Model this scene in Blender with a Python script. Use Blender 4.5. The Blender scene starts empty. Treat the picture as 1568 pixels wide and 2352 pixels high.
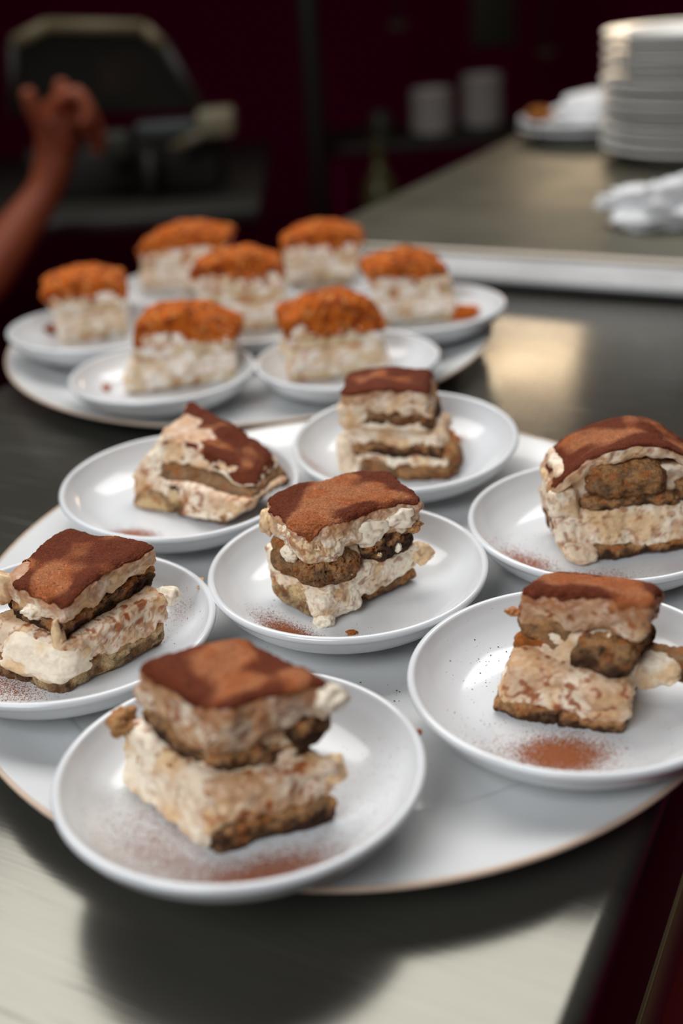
import bpy, bmesh, math, random
import numpy as np
from mathutils import Vector, Matrix

# ------------------------------------------------------------------ camera, world, lights, exposure
scene = bpy.context.scene
col = scene.collection

PITCH, ROLL, CAM_Z = math.radians(26.2), math.radians(-3.87), 0.322
fw = Vector((0, math.cos(PITCH), -math.sin(PITCH)))
up0 = Vector((0, math.sin(PITCH), math.cos(PITCH)))
rt0 = Vector((1, 0, 0))
rt = rt0 * math.cos(ROLL) + up0 * math.sin(ROLL)
up = up0 * math.cos(ROLL) - rt0 * math.sin(ROLL)
cam_data = bpy.data.cameras.new('camera')
cam = bpy.data.objects.new('camera', cam_data)
col.objects.link(cam)
cam.matrix_world = Matrix(((rt.x, up.x, -fw.x, 0), (rt.y, up.y, -fw.y, 0), (rt.z, up.z, -fw.z, CAM_Z), (0, 0, 0, 1)))
cam_data.sensor_fit = 'VERTICAL'
cam_data.sensor_height = 36.0
cam_data.sensor_width = 24.0
cam_data.lens = 2600.0 / 2352.0 * 36.0
cam_data.clip_start = 0.02
cam_data.clip_end = 50
cam_data.dof.use_dof = True
cam_data.dof.focus_distance = 0.548
cam_data.dof.aperture_fstop = 3.5
scene.camera = cam

world = bpy.data.worlds.new('kitchen_ambience')
scene.world = world
world.use_nodes = True
bg = world.node_tree.nodes['Background']
bg.inputs['Color'].default_value = (0.034, 0.020, 0.022, 1)
bg.inputs['Strength'].default_value = 1.0

def area_light(name, loc, target, sx, sy, power, color, spread=math.pi):
    d = bpy.data.lights.new(name, 'AREA')
    d.shape = 'RECTANGLE'; d.size = sx; d.size_y = sy
    d.energy = power; d.color = color; d.spread = spread
    o = bpy.data.objects.new(name, d)
    col.objects.link(o)
    o.location = loc
    o.rotation_euler = (Vector(target) - Vector(loc)).to_track_quat('-Z', 'Y').to_euler()
    return o

area_light('ceiling_panel_light', (-0.15, 1.75, 1.95), (0.0, 0.6, 0.0), 3.0, 1.25, 36, (1.0, 0.985, 0.96), math.radians(130))
area_light('front_fill_light', (-0.9, -0.75, 1.35), (0.0, 0.55, 0.03), 1.1, 1.0, 12, (0.93, 0.97, 1.0), math.radians(120))  # unseen soft fill added behind the camera to brighten the cake fronts
area_light('heat_lamp_light', (0.56, 2.42, 0.345), (0.24, 1.0, 0.0), 0.40, 0.05, 0.40, (1.0, 0.76, 0.50), math.radians(110))

scene.view_settings.view_transform = 'Standard'
scene.view_settings.look = 'None'
scene.view_settings.gamma = 1.0
scene.view_settings.use_curve_mapping = False
scene.view_settings.exposure = 0.0
scene.cycles.use_denoising = True
scene.cycles.max_bounces = 8
scene.cycles.sample_clamp_indirect = 4.0

# ------------------------------------------------------------------ helpers
def lin(r, g, b):
    f = lambda c: c / 12.92 if c <= 0.04045 else ((c + 0.055) / 1.055) ** 2.4
    return np.array([f(r / 255), f(g / 255), f(b / 255)])

def tag(o, label=None, cat=None, group=None, kind=None):
    if label: o['label'] = label
    if cat: o['category'] = cat
    if group: o['group'] = group
    if kind: o['kind'] = kind
    return o

def empty(name, loc=(0, 0, 0), rot=(0, 0, 0)):
    o = bpy.data.objects.new(name, None)
    o.empty_display_size = 0.02
    o.location = loc; o.rotation_euler = rot
    col.objects.link(o)
    return o

def link_mesh(name, me, mat, parent=None, smooth=True):
    o = bpy.data.objects.new(name, me)
    if mat is not None: me.materials.append(mat)
    if smooth: me.polygons.foreach_set('use_smooth', [True] * len(me.polygons))
    col.objects.link(o)
    if parent is not None: o.parent = parent
    return o

def mesh_np(name, V, F, colors=None):
    """fast mesh from numpy verts (n,3) and quads/tris (m,k)"""
    me = bpy.data.meshes.new(name)
    V = np.asarray(V, np.float32); F = np.asarray(F, np.int32)
    k = F.shape[1]
    me.vertices.add(len(V)); me.vertices.foreach_set('co', V.ravel())
    me.loops.add(F.size); me.loops.foreach_set('vertex_index', F.ravel())
    me.polygons.add(len(F))
    me.polygons.foreach_set('loop_start', np.arange(0, F.size, k, dtype=np.int32))
    me.polygons.foreach_set('loop_total', np.full(len(F), k, np.int32))
    me.update(calc_edges=True)
    if colors is not None:
        a = me.attributes.new('col', 'FLOAT_COLOR', 'POINT')
        c = np.ones((len(V), 4), np.float32); c[:, :3] = colors
        a.data.foreach_set('color', c.ravel())
    me.validate()
    return me

def lathe(name, profile, seg=96, ex=1.0, ey=1.0, closed=False):
    """profile: (r,z) list"""
    pr = np.array(profile, float); n = len(pr)
    t = np.linspace(0, 2 * np.pi, seg, endpoint=False)
    V = np.stack([pr[:, None, 0] * np.cos(t) * ex, pr[:, None, 0] * np.sin(t) * ey, np.repeat(pr[:, 1:2], seg, 1)], -1).reshape(-1, 3)
    F = []
    for i in range(n - 1 if not closed else n):
        a = i * seg; b = ((i + 1) % n) * seg
        for j in range(seg):
            k = (j + 1) % seg
            F.append((a + j, a + k, b + k, b + j))
    me = bpy.data.meshes.new(name)
    me.from_pydata(V.tolist(), [], F)
    bm = bmesh.new(); bm.from_mesh(me)
    bmesh.ops.remove_doubles(bm, verts=bm.verts, dist=1e-6)
    bmesh.ops.recalc_face_normals(bm, faces=bm.faces)
    bm.to_mesh(me); bm.free()
    return me

def smooth_profile(pts, n=6):
    """Catmull-Rom through (r,z) points"""
    p = [np.array(q, float) for q in pts]
    p = [2 * p[0] - p[1]] + p + [2 * p[-1] - p[-2]]
    out = []
    for i in range(1, len(p) - 2):
        for k in range(n):
            t = k / n
            out.append(0.5 * ((2 * p[i]) + (-p[i - 1] + p[i + 1]) * t + (2 * p[i - 1] - 5 * p[i] + 4 * p[i + 1] - p[i + 2]) * t * t
                              + (-p[i - 1] + 3 * p[i] - 3 * p[i + 1] + p[i + 2]) * t ** 3))
    out.append(p[-2])
    return [(max(0.0, float(a[0])), float(a[1])) for a in out]

def box_mesh(name, lo, hi, bevel=0.0, seg=3):
    bm = bmesh.new()
    bmesh.ops.create_cube(bm, size=1.0)
    for v in bm.verts:
        v.co = Vector([(lo[i] + hi[i]) / 2 + v.co[i] * (hi[i] - lo[i]) for i in range(3)])
    if bevel:
        bmesh.ops.bevel(bm, geom=bm.edges, offset=bevel, segments=seg, profile=0.5, affect='EDGES')
    me = bpy.data.meshes.new(name); bm.to_mesh(me); bm.free()
    return me

def tube_mesh(name, pts, rad, seg=12):
    """tube along a polyline, rad scalar or list"""
    pts = [Vector(p) for p in pts]
    if not hasattr(rad, '__len__'): rad = [rad] * len(pts)
    bm = bmesh.new(); rings = []
    for i, p in enumerate(pts):
        d = (pts[min(i + 1, len(pts) - 1)] - pts[max(i - 1, 0)]).normalized()
        a = d.orthogonal().normalized() if i == 0 else (prev - d * prev.dot(d)).normalized()
        prev = a; b = d.cross(a)
        rings.append([bm.verts.new(p + (a * math.cos(2 * math.pi * k / seg) + b * math.sin(2 * math.pi * k / seg)) * rad[i]) for k in range(seg)])
    for i in range(len(rings) - 1):
        for k in range(seg):
            bm.faces.new((rings[i][k], rings[i][(k + 1) % seg], rings[i + 1][(k + 1) % seg], rings[i + 1][k]))
    bm.faces.new(rings[0][::-1]); bm.faces.new(rings[-1])
    bmesh.ops.recalc_face_normals(bm, faces=bm.faces)
    me = bpy.data.meshes.new(name); bm.to_mesh(me); bm.free()
    return me

# ---- numpy gradient noise
_rng = np.random.RandomState(7)
_perm = _rng.permutation(256); _perm = np.concatenate([_perm, _perm, _perm])
_grad = _rng.normal(size=(256, 3)); _grad /= np.linalg.norm(_grad, axis=1)[:, None]
def noise3(P):
    P = np.asarray(P, float)
    i = np.floor(P).astype(int); f = P - i; i &= 255
    w = f * f * f * (f * (f * 6 - 15) + 10)
    r = 0
    for dx in (0, 1):
        for dy in (0, 1):
            for dz in (0, 1):
                h = _perm[_perm[_perm[(i[:, 0] + dx) & 255] + ((i[:, 1] + dy) & 255)] + ((i[:, 2] + dz) & 255)]
                g = _grad[h & 255]
                d = g[:, 0] * (f[:, 0] - dx) + g[:, 1] * (f[:, 1] - dy) + g[:, 2] * (f[:, 2] - dz)
                r = r + d * (w[:, 0] if dx else 1 - w[:, 0]) * (w[:, 1] if dy else 1 - w[:, 1]) * (w[:, 2] if dz else 1 - w[:, 2])
    return r * 1.8
def fbm(P, o=3, gain=0.5):
    r = 0; a = 1.0; s = 1.0
    for k in range(o):
        r = r + a * noise3(P * s + 17.3 * k); a *= gain; s *= 2.03
    return r
def sstep(a, b, x):
    t = np.clip((x - a) / (b - a), 0, 1); return t * t * (3 - 2 * t)
def mix(a, b, t):
    return a * (1 - t[:, None]) + b * t[:, None]

# ------------------------------------------------------------------ materials
def new_mat(name):
    m = bpy.data.materials.new(name); m.use_nodes = True
    nt = m.node_tree
    return m, nt, nt.nodes['Principled BSDF']

def simple_mat(name, rgb, rough=0.5, metal=0.0, coat=0.0, noise=0.0, nscale=20.0, bump=0.0, bscale=200.0, bdist=0.001, emit=None):
    m, nt, b = new_mat(name)
    b.inputs['Base Color'].default_value = (*rgb, 1)
    b.inputs['Roughness'].default_value = rough
    b.inputs['Metallic'].default_value = metal
    b.inputs['Coat Weight'].default_value = coat
    tc = nt.nodes.new('ShaderNodeTexCoord')
    if noise:
        n = nt.nodes.new('ShaderNodeTexNoise'); n.inputs['Scale'].default_value = nscale; n.inputs['Detail'].default_value = 4
        nt.links.new(tc.outputs['Object'], n.inputs['Vector'])
        r = nt.nodes.new('ShaderNodeMix'); r.data_type = 'RGBA'
        r.inputs['A'].default_value = (*[c * (1 - noise) for c in rgb], 1); r.inputs['B'].default_value = (*[min(1, c * (1 + noise)) for c in rgb], 1)
        nt.links.new(n.outputs['Fac'], r.inputs['Factor']); nt.links.new(r.outputs['Result'], b.inputs['Base Color'])
    if bump:
        n2 = nt.nodes.new('ShaderNodeTexNoise'); n2.inputs['Scale'].default_value = bscale; n2.inputs['Detail'].default_value = 3
        nt.links.new(tc.outputs['Object'], n2.inputs['Vector'])
        bp = nt.nodes.new('ShaderNodeBump'); bp.inputs['Strength'].default_value = bump; bp.inputs['Distance'].default_value = bdist
        nt.links.new(n2.outputs['Fac'], bp.inputs['Height']); nt.links.new(bp.outputs['Normal'], b.inputs['Normal'])
    return m

def food_mat(name, rough, fleck=0.15, fscale=900.0, bump=0.3, bscale=700.0, bdist=0.0006, sss=0.0, spec=0.4, dark=0.0, dscale=1400.0, light=0.0):
    """albedo from the mesh's own colour attribute with fine grain on top"""
    m, nt, b = new_mat(name)
    N = nt.nodes; L = nt.links
    at = N.new('ShaderNodeAttribute'); at.attribute_name = 'col'
    tc = N.new('ShaderNodeTexCoord')
    n = N.new('ShaderNodeTexNoise'); n.inputs['Scale'].default_value = fscale; n.inputs['Detail'].default_value = 4
    L.new(tc.outputs['Object'], n.inputs['Vector'])
    mr = N.new('ShaderNodeMapRange'); mr.inputs['From Min'].default_value = 0.25; mr.inputs['From Max'].default_value = 0.75
    mr.inputs['To Min'].default_value = 1 - fleck; mr.inputs['To Max'].default_value = 1 + fleck
    L.new(n.outputs['Fac'], mr.inputs['Value'])
    mu = N.new('ShaderNodeVectorMath'); mu.operation = 'SCALE'
    L.new(at.outputs['Color'], mu.inputs[0]); L.new(mr.outputs['Result'], mu.inputs['Scale'])
    out = mu.outputs['Vector']
    if dark:
        n3 = N.new('ShaderNodeTexNoise'); n3.inputs['Scale'].default_value = dscale; n3.inputs['Detail'].default_value = 2
        L.new(tc.outputs['Object'], n3.inputs['Vector'])
        r3 = N.new('ShaderNodeMapRange'); r3.inputs['From Min'].default_value = 0.60; r3.inputs['From Max'].default_value = 0.70
        r3.inputs['To Min'].default_value = 1.0; r3.inputs['To Max'].default_value = 1 - dark
        L.new(n3.outputs['Fac'], r3.inputs['Value'])
        m2 = N.new('ShaderNodeVectorMath'); m2.operation = 'SCALE'
        L.new(out, m2.inputs[0]); L.new(r3.outputs['Result'], m2.inputs['Scale']); out = m2.outputs['Vector']
        r4 = N.new('ShaderNodeMapRange'); r4.inputs['From Min'].default_value = 0.40; r4.inputs['From Max'].default_value = 0.30
        r4.inputs['To Min'].default_value = 1.0; r4.inputs['To Max'].default_value = 1 + light
        L.new(n3.outputs['Fac'], r4.inputs['Value'])
        m4 = N.new('ShaderNodeVectorMath'); m4.operation = 'SCALE'
        L.new(out, m4.inputs[0]); L.new(r4.outputs['Result'], m4.inputs['Scale']); out = m4.outputs['Vector']
    L.new(out, b.inputs['Base Color'])
    b.inputs['Roughness'].default_value = rough
    b.inputs['Specular IOR Level'].default_value = spec
    if sss:
        b.inputs['Subsurface Weight'].default_value = sss
        b.inputs['Subsurface Radius'].default_value = (0.003, 0.002, 0.0012)
        b.inputs['Subsurface Scale'].default_value = 1.0
    n2 = N.new('ShaderNodeTexNoise'); n2.inputs['Scale'].default_value = bscale; n2.inputs['Detail'].default_value = 4
    L.new(tc.outputs['Object'], n2.inputs['Vector'])
    bp = N.new('ShaderNodeBump'); bp.inputs['Strength'].default_value = bump; bp.inputs['Distance'].default_value = bdist
    L.new(n2.outputs['Fac'], bp.inputs['Height']); L.new(bp.outputs['Normal'], b.inputs['Normal'])
    return m

def steel_mat(name, rgb, rough, angle, scratch=0.25, mottling=0.12, metal=0.70):
    m, nt, b = new_mat(name)
    N = nt.nodes; L = nt.links
    b.inputs['Metallic'].default_value = metal
    tc = N.new('ShaderNodeTexCoord')
    mp = N.new('ShaderNodeMapping'); mp.inputs['Rotation'].default_value = (0, 0, angle); mp.inputs['Scale'].default_value = (900, 14, 30)
    L.new(tc.outputs['Object'], mp.inputs['Vector'])
    n = N.new('ShaderNodeTexNoise'); n.inputs['Scale'].default_value = 1.0; n.inputs['Detail'].default_value = 3
    L.new(mp.outputs['Vector'], n.inputs['Vector'])
    mp2 = N.new('ShaderNodeMapping'); mp2.inputs['Rotation'].default_value = (0, 0, angle + 1.1); mp2.inputs['Scale'].default_value = (420, 9, 30)
    L.new(tc.outputs['Object'], mp2.inputs['Vector'])
    ns = N.new('ShaderNodeTexNoise'); ns.inputs['Scale'].default_value = 1.0; ns.inputs['Detail'].default_value = 1
    L.new(mp2.outputs['Vector'], ns.inputs['Vector'])
    rs = N.new('ShaderNodeMapRange'); rs.inputs['From Min'].default_value = 0.66; rs.inputs['From Max'].default_value = 0.74
    L.new(ns.outputs['Fac'], rs.inputs['Value'])
    big = N.new('ShaderNodeTexNoise'); big.inputs['Scale'].default_value = 9; big.inputs['Detail'].default_value = 4
    L.new(tc.outputs['Object'], big.inputs['Vector'])
    rr = N.new('ShaderNodeMapRange'); rr.inputs['To Min'].default_value = rough - mottling * 0.5; rr.inputs['To Max'].default_value = rough + mottling * 0.5
    rr.inputs['From Min'].default_value = 0.3; rr.inputs['From Max'].default_value = 0.7
    L.new(big.outputs['Fac'], rr.inputs['Value'])
    ad = N.new('ShaderNodeMath'); ad.operation = 'MULTIPLY_ADD'; ad.inputs[1].default_value = 0.22
    L.new(rs.outputs['Result'], ad.inputs[0]); L.new(rr.outputs['Result'], ad.inputs[2])
    L.new(ad.outputs['Value'], b.inputs['Roughness'])
    mx = N.new('ShaderNodeMix'); mx.data_type = 'RGBA'
    mx.inputs['A'].default_value = (*[c * 0.8 for c in rgb], 1); mx.inputs['B'].default_value = (*[min(1, c * 1.15) for c in rgb], 1)
    L.new(n.outputs['Fac'], mx.inputs['Factor']); L.new(mx.outputs['Result'], b.inputs['Base Color'])
    bp = N.new('ShaderNodeBump'); bp.inputs['Strength'].default_value = scratch; bp.inputs['Distance'].default_value = 0.0002
    L.new(n.outputs['Fac'], bp.inputs['Height']); L.new(bp.outputs['Normal'], b.inputs['Normal'])
    return m

M_PORCELAIN = simple_mat('white_glazed_porcelain', (0.70, 0.718, 0.735), 0.16, coat=0.3, noise=0.02, nscale=60)
M_PLATTER = simple_mat('white_platter_glaze', (0.66, 0.668, 0.665), 0.22, coat=0.2, noise=0.03, nscale=40)
M_PLATTER_EDGE = simple_mat('beige_unglazed_edge', tuple(lin(196, 172, 152)), 0.45, noise=0.12, nscale=120)
M_CREAM = food_mat('mascarpone_cream', 0.42, fleck=0.06, fscale=420, bump=0.35, bscale=380, bdist=0.0008, sss=0.12, spec=0.45)
M_SPONGE = food_mat('soaked_sponge_and_gaps', 0.75, fleck=0.38, fscale=1100, bump=0.9, bscale=900, bdist=0.0010, spec=0.25, dark=0.35, dscale=700)
M_COCOA = food_mat('cocoa_powder', 0.8, fleck=0.34, fscale=1300, bump=0.8, bscale=1500, bdist=0.0007, spec=0.2, dark=0.6, dscale=1000, light=0.7)
M_CRUMB = food_mat('golden_biscuit_crumb', 0.85, fleck=0.25, fscale=800, bump=0.8, bscale=900, bdist=0.001, spec=0.2)
M_DUST = simple_mat('cocoa_dust', tuple(lin(152, 86, 48)), 0.9, noise=0.5, nscale=900)
M_DUSTDARK = simple_mat('dark_cocoa_specks', tuple(lin(84, 46, 30)), 0.9, noise=0.4, nscale=900)
M_STEEL = steel_mat('brushed_counter_steel', (0.135, 0.130, 0.110), 0.21, 0.5, mottling=0.08)
M_STEEL_EDGE = steel_mat('polished_edge_steel', (0.17, 0.17, 0.172), 0.42, 0.5, scratch=0.1)
M_DARK = simple_mat('dark_kitchen_paint', (0.17, 0.002, 0.045), 0.95, noise=0.2, nscale=3)
M_DARK.node_tree.nodes['Principled BSDF'].inputs['Specular IOR Level'].default_value = 0.05
# ------------------------------------------------------------------ the room
def struct(name, me, mat, parent=None):
    o = link_mesh(name, me, mat, parent, smooth=False)
    if parent is None: o['kind'] = 'structure'
    return o
struct('floor', box_mesh('floor', (-4, -2.5, -0.98), (4, 5.2, -0.90)), M_DARK)
struct('wall_back', box_mesh('wall_back', (-4, 5.0, -0.90), (4, 5.15, 2.6)), M_DARK)
struct('wall_left', box_mesh('wall_left', (-4.1, -2.5, -0.90), (-4.0, 5.15, 2.6)), M_DARK)
struct('wall_right', box_mesh('wall_right', (4.0, -2.5, -0.90), (4.1, 5.15, 2.6)), M_DARK)

# counter frame: s runs along the counter, n across it
SD = Vector((0.477, 0.879, 0)).normalized(); ND = Vector((0.879, -0.477, 0)).normalized()
CANG = math.atan2(SD.y, SD.x)
def sn(s, n, z): return SD * s + ND * n + Vector((0, 0, z))
def frame_empty(name):
    o = empty(name); o.rotation_euler = (0, 0, CANG); return o
# in the frame of such an empty: x = s, y = -n
counter = frame_empty('steel_counter')
tag(counter, 'long brushed stainless steel counter carrying both round platters', 'counter')
link_mesh('counter_top', box_mesh('counter_top', (-0.55, 0.064, -0.024), (1.092, 0.711, 0.0), 0.009, 5), M_STEEL, counter)
link_mesh('dark_apron', box_mesh('dark_apron', (-0.54, 0.068, -0.135), (1.09, 0.700, -0.0242), 0.002, 1), simple_mat('dark_apron_paint', (0.12, 0.002, 0.03), 0.9), counter, smooth=False)
link_mesh('metal_rail', box_mesh('metal_rail', (-0.54, 0.066, -0.208), (1.09, 0.702, -0.1352), 0.003, 2), simple_mat('dull_olive_rail', tuple(lin(140, 128, 90)), 0.5), counter)
link_mesh('wooden_front', box_mesh('wooden_front', (-0.54, 0.068, -0.899), (1.09, 0.700, -0.2082), 0.003, 1), simple_mat('reddish_brown_wood', tuple(lin(170, 92, 50)), 0.55, noise=0.3, nscale=14), counter, smooth=False)

# raised rear shelf with a sloping rolled lip facing the counter
shelf = frame_empty('raised_steel_shelf')
tag(shelf, 'raised dark steel shelf behind the counter, with the tall plate stack on it', 'shelf')
M_SHELF = steel_mat('worn_shelf_steel', (0.115, 0.107, 0.078), 0.44, 0.2, metal=0.6)
link_mesh('shelf_top', box_mesh('shelf_top', (1.134, -0.35, -0.02), (2.9, 0.655, 0.0265), 0.002, 2), M_SHELF, shelf)
def strip(name, prof, y0, y1, mat, parent):
    """extrude an (x,z) profile along y"""
    V = []; F = []; n = len(prof)
    ys = np.linspace(y0, y1, 9)
    for y in ys: V += [(x, y, z) for x, z in prof]
    for j in range(len(ys) - 1):
        for i in range(n):
            k = (i + 1) % n
            F.append((j * n + i, j * n + k, (j + 1) * n + k, (j + 1) * n + i))
    F.append(tuple(range(n))[::-1]); F.append(tuple((len(ys) - 1) * n + i for i in range(n)))
    me = bpy.data.meshes.new(name); me.from_pydata(V, [], F); me.update()
    bm = bmesh.new(); bm.from_mesh(me); bmesh.ops.recalc_face_normals(bm, faces=bm.faces); bm.to_mesh(me); bm.free()
    o = link_mesh(name, me, mat, parent)
    return o
nose = [(1.098 + 0.006 * (1 - math.cos(a)), 0.0065 + 0.0055 * -math.cos(a + math.pi / 2)) for a in np.linspace(-math.pi / 2, math.pi / 2, 7)]
nose = [(1.098 - 0.0 + 0.005 - 0.005 * math.cos(a), 0.006 + 0.0058 * math.sin(a)) for a in np.linspace(-math.pi / 2, math.pi / 2, 8)]
strip('sloped_lip', nose + [(1.108, 0.0135), (1.118, 0.0195), (1.126, 0.0250), (1.131, 0.0268), (1.131, 0.0005)], -0.35, 0.66, M_STEEL_EDGE, shelf)
bead = [(1.1325 + 0.0042 * math.cos(a), 0.0272 + 0.0042 * math.sin(a)) for a in np.linspace(0, 2 * math.pi, 14, endpoint=False)]
strip('edge_bead', bead, -0.35, 0.66, simple_mat('beige_bead', tuple(lin(176, 166, 152)), 0.4, metal=0.4), shelf)
link_mesh('shelf_support', box_mesh('shelf_support', (1.2, -0.3, -0.899), (2.8, 0.60, -0.021)), simple_mat('dark_support', (0.010, 0.003, 0.005), 0.7), shelf, smooth=False)

# ------------------------------------------------------------------ platters and saucers
PLATTER_FLOOR = 0.0105
def platter(name, label, c, ex, ey, ang):
    root = empty(name, (c[0], c[1], 0.0), (0, 0, ang))
    tag(root, label, 'platter')
    prof = smooth_profile([(0, 0.0105), (0.70, 0.0105), (0.80, 0.0108), (0.88, 0.0130), (0.95, 0.0172), (0.985, 0.0192), (0.995, 0.0195)], 5)
    prof += smooth_profile([(0.997, 0.0188), (0.99, 0.0165), (0.93, 0.0120), (0.85, 0.0072), (0.78, 0.0038), (0.74, 0.0012), (0.73, 0.0006)], 3) + [(0.715, 0.0006), (0.70, 0.003), (0.0, 0.003)]
    link_mesh('platter_body', lathe('platter_body', prof, 160, ex, ey), M_PLATTER, root)
    t = [(0.9945 + 0.0060 * math.cos(a), 0.0188 + 0.0012 * math.sin(a)) for a in np.linspace(0, 2 * math.pi, 10, endpoint=False)]
    link_mesh('beige_rim_edge', lathe('beige_rim_edge', t, 160, ex, ey, closed=True), M_PLATTER_EDGE, root)
    return root
platter('round_platter', 'round white platter with a beige edge under the seven cocoa-dusted slices', (0.0013, 0.5373), 0.205, 0.2318, math.radians(3))
platter('round_platter', 'round white platter with a beige edge under the seven crumb-topped slices', (-0.0727, 1.012), 0.219, 0.243, math.radians(9))

SR = 0.073
inner = smooth_profile([(0, 0.0075), (0.030, 0.0075), (0.042, 0.0078), (0.052, 0.0098), (0.061, 0.0150), (0.0665, 0.0208), (0.0690, 0.0245)], 5)
rim = [(0.0712 + 0.0020 * math.cos(a), 0.0247 + 0.0020 * math.sin(a)) for a in np.linspace(math.radians(150), math.radians(-60), 12)]
outer = smooth_profile([(0.0715, 0.0215), (0.0680, 0.0165), (0.0610, 0.0105), (0.0510, 0.0062), (0.0430, 0.0040), (0.0415, 0.0004), (0.0405, 0.0)], 4)
SAUCER_ME = lathe('saucer', inner + rim + outer + [(0.0385, 0.0), (0.0375, 0.0028), (0.0, 0.0030)], 128)
_ir = np.array([p[0] for p in inner]); _iz = np.array([p[1] for p in inner])
# id: rim centre x, y, tilt in degrees (outer side up, about the platter centre), label
SAUCERS = {
 'S1': (-0.0463, 0.3575, 4.0, 'white saucer jutting over the platter edge, a spread of cocoa before its slice'),
 'S2': (0.0013, 0.518, 0.0, 'white saucer in the middle of the seven, small cocoa heap and crumb beside its slice'),
 'S3': (0.0966, 0.4076, 1.5, 'white saucer with one thick round patch of cocoa dust in front of its slice'),
 'S4': (-0.138, 0.4785, 2.0, 'white saucer with a small brown cream smear on its rim'),
 'S5': (0.1425, 0.5533, 0.0, 'white saucer under the dome-topped bitten slice'),
 'S6': (-0.0973, 0.634, 2.5, 'white saucer under the leaning cocoa slice'),
 'S7': (0.0441, 0.6784, 3.5, 'white saucer under the tall narrow cocoa slice next to the crumb slices'),
 'S8': (-0.2106, 0.9825, 3.0, 'white saucer at the dark side of the rear platter with a brown crumb on it'),
 'S9': (-0.133, 0.8526, 0.5, 'white saucer with one tiny crumb, under the crumb slice behind the leaning slice'),
 'S10': (0.0128, 0.855, 0.5, 'white saucer under the wide crumb slice just behind the tall narrow cocoa slice'),
 'S11': (0.084, 0.98, 1.5, 'white saucer beside the steel ledge with fallen crumbs next to its slice'),
 'S12': (-0.063, 0.985, 0.0, 'white saucer in the middle of the rear platter, ringed by six others'),
 'S13': (-0.140, 1.115, 0.5, 'white saucer at the far edge of the rear platter, on the dark kitchen side'),
 'S14': (0.010, 1.115, 0.5, 'white saucer at the far edge of the rear platter, on the steel shelf side'),
}
SAUCER_OBJ = {}
for k, (x, y, t, lab) in SAUCERS.items():
    o = bpy.data.objects.new('dessert_saucer', SAUCER_ME)
    col.objects.link(o)
    c = np.array((0.0013, 0.5373)) if k in ('S1', 'S2', 'S3', 'S4', 'S5', 'S6', 'S7') else np.array((-0.0727, 1.012))
    d = np.array((x, y)) - c; d /= np.linalg.norm(d) + 1e-9
    ax = Vector((-d[1], d[0], 0)).cross(Vector((0, 0, 1)))  # points inward/outward
    axis = Vector((d[1], -d[0], 0))
    R = Matrix.Rotation(math.radians(t), 4, axis)
    if (R @ Vector((d[0], d[1], 0))).z < 0: R = Matrix.Rotation(-math.radians(t), 4, axis)
    lift = 0.041 * math.sin(math.radians(t))
    loc = Vector((x, y, PLATTER_FLOOR + lift)) - (R @ Vector((0, 0, 0.0267))) + Vector((0, 0, 0.0267))
    o.matrix_world = Matrix.Translation(loc) @ R
    tag(o, lab, 'saucer', 'dessert saucers on the platters')
    SAUCER_OBJ[k] = o
SAUCER_ME.materials.append(M_PORCELAIN)
SAUCER_ME.polygons.foreach_set('use_smooth', [True] * len(SAUCER_ME.polygons))
# ------------------------------------------------------------------ cakes
def hexpt(H, U):
    """H (8,3): lower F,R,L,B then upper F,R,L,B ; U (n,3) in [-1,1]"""
    u = (U[:, 0:1] + 1) / 2; v = (U[:, 1:2] + 1) / 2; w = (U[:, 2:3] + 1) / 2
    lo = H[0] * (1 - u) * (1 - v) + H[1] * u * (1 - v) + H[2] * (1 - u) * v + H[3] * u * v
    hi = H[4] * (1 - u) * (1 - v) + H[5] * u * (1 - v) + H[6] * (1 - u) * v + H[7] * u * v
    return lo * (1 - w) + hi * w
WARP = {'seed': 0.0, 'amp': 0.0, 'z0': 0.0}
def warp(V):
    if WARP['amp'] == 0: return V
    P = V * 42.0 + WARP['seed'] * 7.7
    d = np.stack([noise3(P), noise3(P + 31.4), 0.6 * noise3(P + 62.8)], -1) * WARP['amp']
    d[:, 2] *= sstep(0.0, 0.012, V[:, 2] - WARP['z0'])
    return V + d
def subhex(H, ur, vr, wr):
    q = []
    for w in wr:
        for (u, v) in ((ur[0], vr[0]), (ur[1], vr[0]), (ur[0], vr[1]), (ur[1], vr[1])):
            q.append((u * 2 - 1, v * 2 - 1, w * 2 - 1))
    return hexpt(H, np.array(q))
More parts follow.
